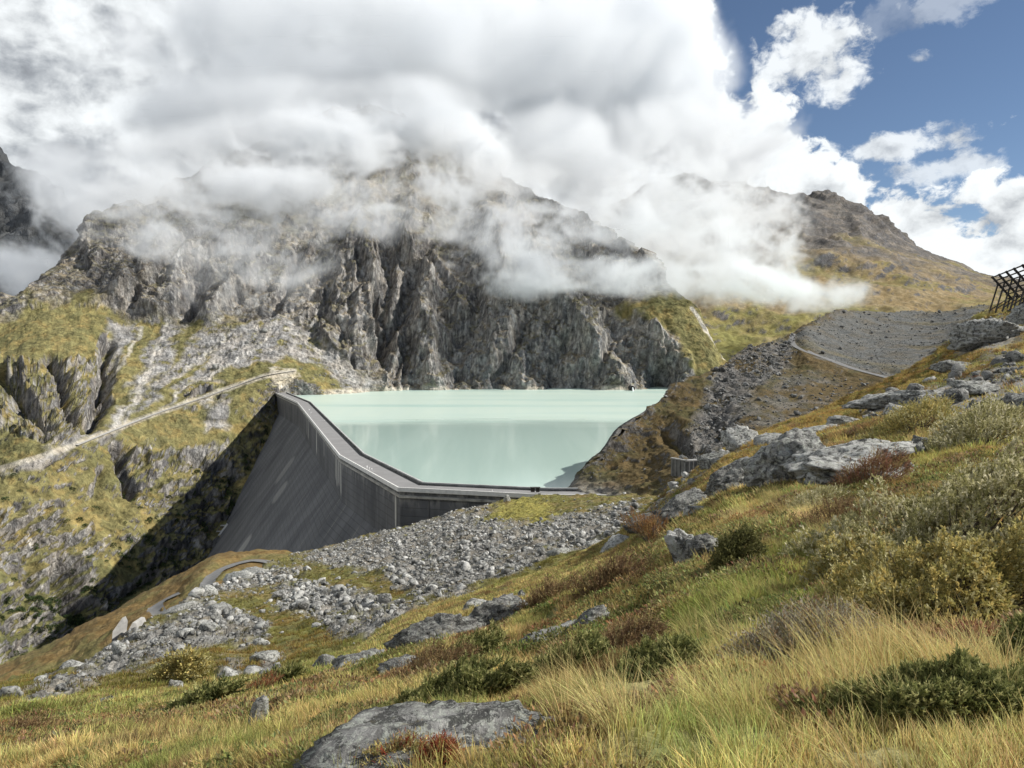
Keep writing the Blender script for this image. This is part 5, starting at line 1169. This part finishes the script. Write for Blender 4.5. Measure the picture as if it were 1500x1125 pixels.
def c_tint(P, px, py):
    C = np.zeros(P.shape)+(0.25, .235, .09); C = mixc(C, sstep(-.1, .2, fbm(P, .8, 3, .6, 91.)), (0.15, .16, .055)); C = mixc(C, sstep(.05, .3, fbm(P, 1.4, 3, .6, 92.)), (0.24, .165, .085)); return mixc(C, sstep(.3, .44, fbm(P, 1.1, 3, .6, 93.))*.7, (0.27, .14, .07))
cfld = lambda P: sstep(-.05, .3, fbm(P, 1.5, 4, .65, 97.))
for nm, df, tm, sd in (('ground_herbs', lambda P, N, px, py: 110*sstep(8.5, 7, P[..., 1])*cfld(P)*bare(P, px, py), cush_t, 1), ('upper_ground_herbs', lambda P, N, px, py: 26*sstep(7, 8.5, P[..., 1])*np.clip(22/P[..., 1], .3, 1.3)*cfld(P)*bare(P, px, py), cushf_t, 2)):
    Q, N_, a_, b_ = sample(mead, df, 500+sd); k = clear(Q); Q, N_, a_, b_ = Q[k], N_[k], a_[k], b_[k]; print(nm, len(Q))
    rot, scl = arrays(Q, N_, .6, 1.6, 510+sd); scatter(nm, Q, rot, scl, tint_for(Q, a_, b_, 520+sd, c_tint), tm, 530+sd)
Q, N_, a_, b_ = sample(mead, lambda P, N, px, py: np.clip(14/P[..., 1], .2, 4)*1.3*sstep(.05, .35, fbm(P, 2.4, 3, .6, 99.))*sstep(2.2, 3.5, P[..., 1]), 600)
r = np.random.default_rng(9); sz = (.06+r.pareto(2.2, len(Q))*.06).clip(.05, .5)*np.clip(Q[:, 1]/12, .6, 2); QQ, rot, scl = stone_arrays(Q, sz, r); scl[:, 2] *= .7; print('turf stones', len(Q))
scatter('turf_stones', QQ, rot, scl, np.ones((len(QQ), 3)), stone_t, 5)
# dark alder and juniper scrub in the gorge and along the foot of the valley side
scrub_t = [cushion(90, 1.5, 1.3, .9, 420+k) for k in range(4)]
def sc_dens(P, N, px, py):
    wx = fbm(P, 40, 4, .6, 3.3)*14; m = np.maximum(pmask(px+wx, py+wx, [(30,870),(150,860),(200,870),(170,910),(60,960),(0,980),(0,900)], 8), pmask(px+wx, py+wx, [(160,780),(230,760),(260,800),(220,860),(160,840)], 10)*.6)
    m = np.maximum(m, pmask(px+wx, py+wx, [(240,760),(350,680),(395,600),(400,620),(330,760),(250,830)], 6)*.35); return .05*m*sstep(-.2, .2, fbm(P, 25, 3, .6, 5.))+.0012*sstep(640, 700, py)
Q, N_, a_, b_ = sample(mtn, sc_dens, 700); rot, scl = arrays(Q, N_, .6, 1.7, 701); print('scrub', len(Q))
scatter('gorge_scrub', Q, rot, scl, (np.zeros((len(Q), 3))+(.055, .075, .03))*np.random.default_rng(3).uniform(.6, 1.6, (len(Q), 1)), scrub_t, 6)

# ------------------------------------------------------------------ snow fence on the right skyline
msteel = plain('dark_steel', (0.03, .026, .022), .7, .3, .3)
def snow_fence():
    TL = at(1452.5, 407, 58.0); TR = np.array(at(1490, 393.5, 50.4)); bdir = Vector(TR-TL); bdir.z = 0; bdir.normalize()
    gdir = Vector((.92, -.39, 0)).normalized()*1.3+Vector((0, 0, -1.66)); tl = Vector(TL)
    root = bpy.data.objects.new('snow_fence', None); link(root); g0 = Vector(drape(mead, 1450, 453)); root.location = g0
    tag(root, 'dark steel snow barrier of slanted bars on long legs at the right skyline', 'snow barrier')
    def part(nm, p0, p1, w_, h_=None): m = MB(); m.bar(Vector(p0)-g0, Vector(p1)-g0, w_, h_); m.build(nm, msteel, root)
    ln = 13.0
    for k in range(7):
        a = tl+gdir*(k/6*.97+.015)+Vector((0, 0, .04)); part('crossbar', a-bdir*.25, a+bdir*ln, .10, .07)
    for k in range(6):
        a = tl+bdir*(.35+k*2.35); part('girder', a-gdir*.04, a+gdir*1.06, .11, .14)
        for f_, off in ((.30, -.75), (.93, -.35)):
            q = a+gdir*f_; ft = q+Vector(gdir).normalized()*0+Vector((off*1.0, off*.2, -2.4 if f_ < .5 else -1.7)); part('leg', q, ft, .085)
        part('brace', a+gdir*.95, a+gdir*.35+Vector((-.7, -.1, -2.0)), .06)
    return root
snow_fence()

# ------------------------------------------------------------------ walls, hut, portal, people
mconc = plain('weathered_concrete', (0.30, .295, .28), .9, var=.3, sc=.5)
mcop = plain('grey_coping_concrete', (.27, .265, .25), .9, var=.3, sc=.5); mbut = plain('stained_concrete', (.15, .148, .14), .9, var=.4, sc=.4)
def wall_at(name, label, p, corner_px, w1, w2, h, cat='retaining wall'):
    g = Vector(drape(p, *corner_px)); root = bpy.data.objects.new(name, None); link(root); root.location = g; tag(root, label, cat)
    a = Vector((-.55, .83, 0)).normalized(); b = Vector((1, .25, 0)).normalized(); th = .6
    for nm, d_, ln in (('side_wall', a, w1), ('front_wall', b, w2)):
        m = MB(); mid = d_*ln/2; M = d_.to_track_quat('X', 'Z').to_matrix(); m.box((mid.x, mid.y, h*.5-2), ln, th, h+4, M); m.build(nm, mbut, root)
        m = MB(); m.box((mid.x, mid.y, h+.22), ln+.5, th+.5, .4, M); m.build('coping', mcop, root)
        k = int(ln/1.5)
        for i in range(k):
            q = d_*(i+.5)*ln/k; s_ = Vector((d_.y, -d_.x, 0))*(.42 if d_ is b else -.42); s_ = s_ if s_.y < 0 else -s_
            m = MB(); m.box((q.x+s_.x, q.y+s_.y, h*.5-1.5), .35, .3, h+3, M); m.build('buttress', mbut, root)
    m = MB(); m.box((b.x*w2/2+a.x*w1/2, b.y*w2/2+a.y*w1/2, h*.5-2.2), w2*.9, w1*.9, h+3.4, b.to_track_quat('X', 'Z').to_matrix()); m.build('stone_fill', bpy.data.materials['hill_turf_and_rubble'] if 0 else mconc, root)
    return root
wall_at('retaining_wall', 'ribbed grey retaining wall with a pale coping at the foot of the hill scree', hill, (1003, 690), 7.0, 11.0, 5.0)
gq = Vector(drape(hill, 1030, 672)); rr_ = np.random.default_rng(77)
def wedge(name, label, p, pts, th):
    """upright wall whose outline runs through sight points at one distance"""
    g = Vector(drape(p, *pts[0])); Y = g.y-3; P0 = [Vector(at(x, y, Y+(x-pts[0][0])*.15)) for x, y in pts]; m = MB(); n = len(P0)
    V = [tuple(q-g) for q in P0]+[tuple(q-g+Vector((.3, th, 0))) for q in P0]; f = [tuple(range(n)), tuple(range(2*n-1, n-1, -1))]+[(i, n+i, n+(i+1) % n, (i+1) % n) for i in range(n)]
    me = bpy.data.meshes.new(name); me.from_pydata(V, [], f); me.materials.append(mconc); o = obj(name, me, label=label, cat='wall'); o.location = g; return o
wedge('wing_wall', 'tall curved-edge concrete wing wall of the tunnel portal on the left slope', slope, [(163, 950), (165, 925), (179, 905), (182, 912), (180, 930), (172, 952)], 1.2)
wedge('wing_wall', 'pointed pale concrete wing wall right of the tall one on the left slope', slope, [(171, 955), (194, 912), (199, 913), (205, 930), (206, 955)], 4.0)
hut = bpy.data.objects.new('viewing_hut', None); link(hut); hp = wp(784, 722, CREST+.1); hut.location = (hp[0], hp[1], CREST+.3); tag(hut, 'low dark flat-roofed hut on the lake side of the dam crest', 'hut')
m = MB(); m.box((-.95, 0, 1.0), 1.5, 1.4, 1.5); m.build('cabin', msteel, hut); m = MB(); m.box((.95, 0, .9), 1.3, 1.4, 1.3); m.build('cabin', msteel, hut); m = MB(); m.box((0, 0, 1.85), 3.8, 1.7, .2); m.build('roof', msteel, hut)
def person(px, py, label, col, s_=1.0, yaw=0.0, group=None):
    x, y = wp(px, py, CREST-.14); me = bpy.data.meshes.new('person'); J = [(0, 0, .95), (0, 0, 1.2), (0, 0, 1.42), (0, 0, 1.55), (0, -.02, 1.66), (-.2, 0, 1.40), (-.27, .05, 1.12), (-.25, -.08, .88), (.2, 0, 1.40), (.27, -.05, 1.12), (.25, -.12, .9),
        (-.1, 0, .9), (-.12, -.06, .48), (-.12, .08, .05), (.1, 0, .9), (.12, -.12, .5), (.12, -.16, .05)]
    R = [.15, .15, .14, .07, .115, .07, .05, .04, .07, .05, .04, .11, .08, .06, .11, .08, .06]
    E = [(0, 1), (1, 2), (2, 3), (3, 4), (2, 5), (5, 6), (6, 7), (2, 8), (8, 9), (9, 10), (0, 11), (11, 12), (12, 13), (0, 14), (14, 15), (15, 16)]
    me.from_pydata(J, E, []); o = bpy.data.objects.new('person', me); link(o); o.modifiers.new('skin', 'SKIN'); me.skin_vertices[0].data[0].use_root = True
    for v, q in zip(me.skin_vertices[0].data, R): v.radius = (q, q)
    o.modifiers.new('sub', 'SUBSURF').levels = 1
    mm, n = newmat('clothes'); Z = n.sep(n.add('ShaderNodeTexCoord').outputs['Object'])[2]; c = n.mix(n.math('GREATER_THAN', Z, 1.52), n.mix(n.math('GREATER_THAN', Z, .92), col[1], col[0]), (.35, .22, .16))
    n.add('ShaderNodeOutputMaterial', {'Surface': n.add('ShaderNodeBsdfPrincipled', {'Base Color': c, 'Roughness': .9}).outputs[0]}); me.materials.append(mm)
    o.location = (x, y, CREST-.14); o.rotation_euler.z = yaw; o.scale = (s_,)*3; tag(o, label, 'person', group)
WH = ((.85, .85, .83), (.7, .7, .68))
person(537.5, 687, 'person in white on the dam crest, leftmost of the three by the near bend', WH, 1.0, .5)
person(541, 689, 'person in white on the dam crest, middle of the three by the near bend', WH, .97, 2.0)
person(544.5, 690.5, 'person in white on the dam crest, rightmost of the three by the near bend', WH, .95, 3.5)
person(453, 602, 'person in white further off on the dam crest, the one walking ahead', WH, 1.05, .5)
person(455.5, 606, 'person in white further off on the dam crest, the one following', WH, 1.0, .2)
person(721, 722, 'person in pale clothes on the right stretch of the dam crest', ((.6, .58, .55), (.4, .4, .4)), .8, 1.)
person(475, 618, 'person in grey clothes half way along the far stretch of the crest', ((.4, .4, .4), (.3, .3, .3)), .9, 1.)
# small outlet fall at the far shore
fp = Vector(at(925.5, 566, 950)); mw, n = newmat('white_water'); n.add('ShaderNodeOutputMaterial', {'Surface': n.add('ShaderNodeBsdfPrincipled', {'Base Color': (.85, .87, .87, 1), 'Roughness': .6}).outputs[0]})
wf = bpy.data.objects.new('tunnel_outlet', None); link(wf); wf.location = (fp.x, fp.y, 0); tag(wf, 'dark tunnel mouth with a white jet of water at the far lake shore', 'tunnel outlet')
m = MB(); m.tube((0, -6, 3.0), (0, 12, 3.0), 3.2, 3.2, 14); m.build('mouth', plain('tunnel_shade_paint', (.012, .012, .014)), wf)  # solid capped plug; the darkness inside the tunnel is put into its colour
m = MB(); m.tube((0, -6.5, 4.2), (.3, -8.5, -.5), .7, 1.3, 8); m.build('water_jet', mw, wf)
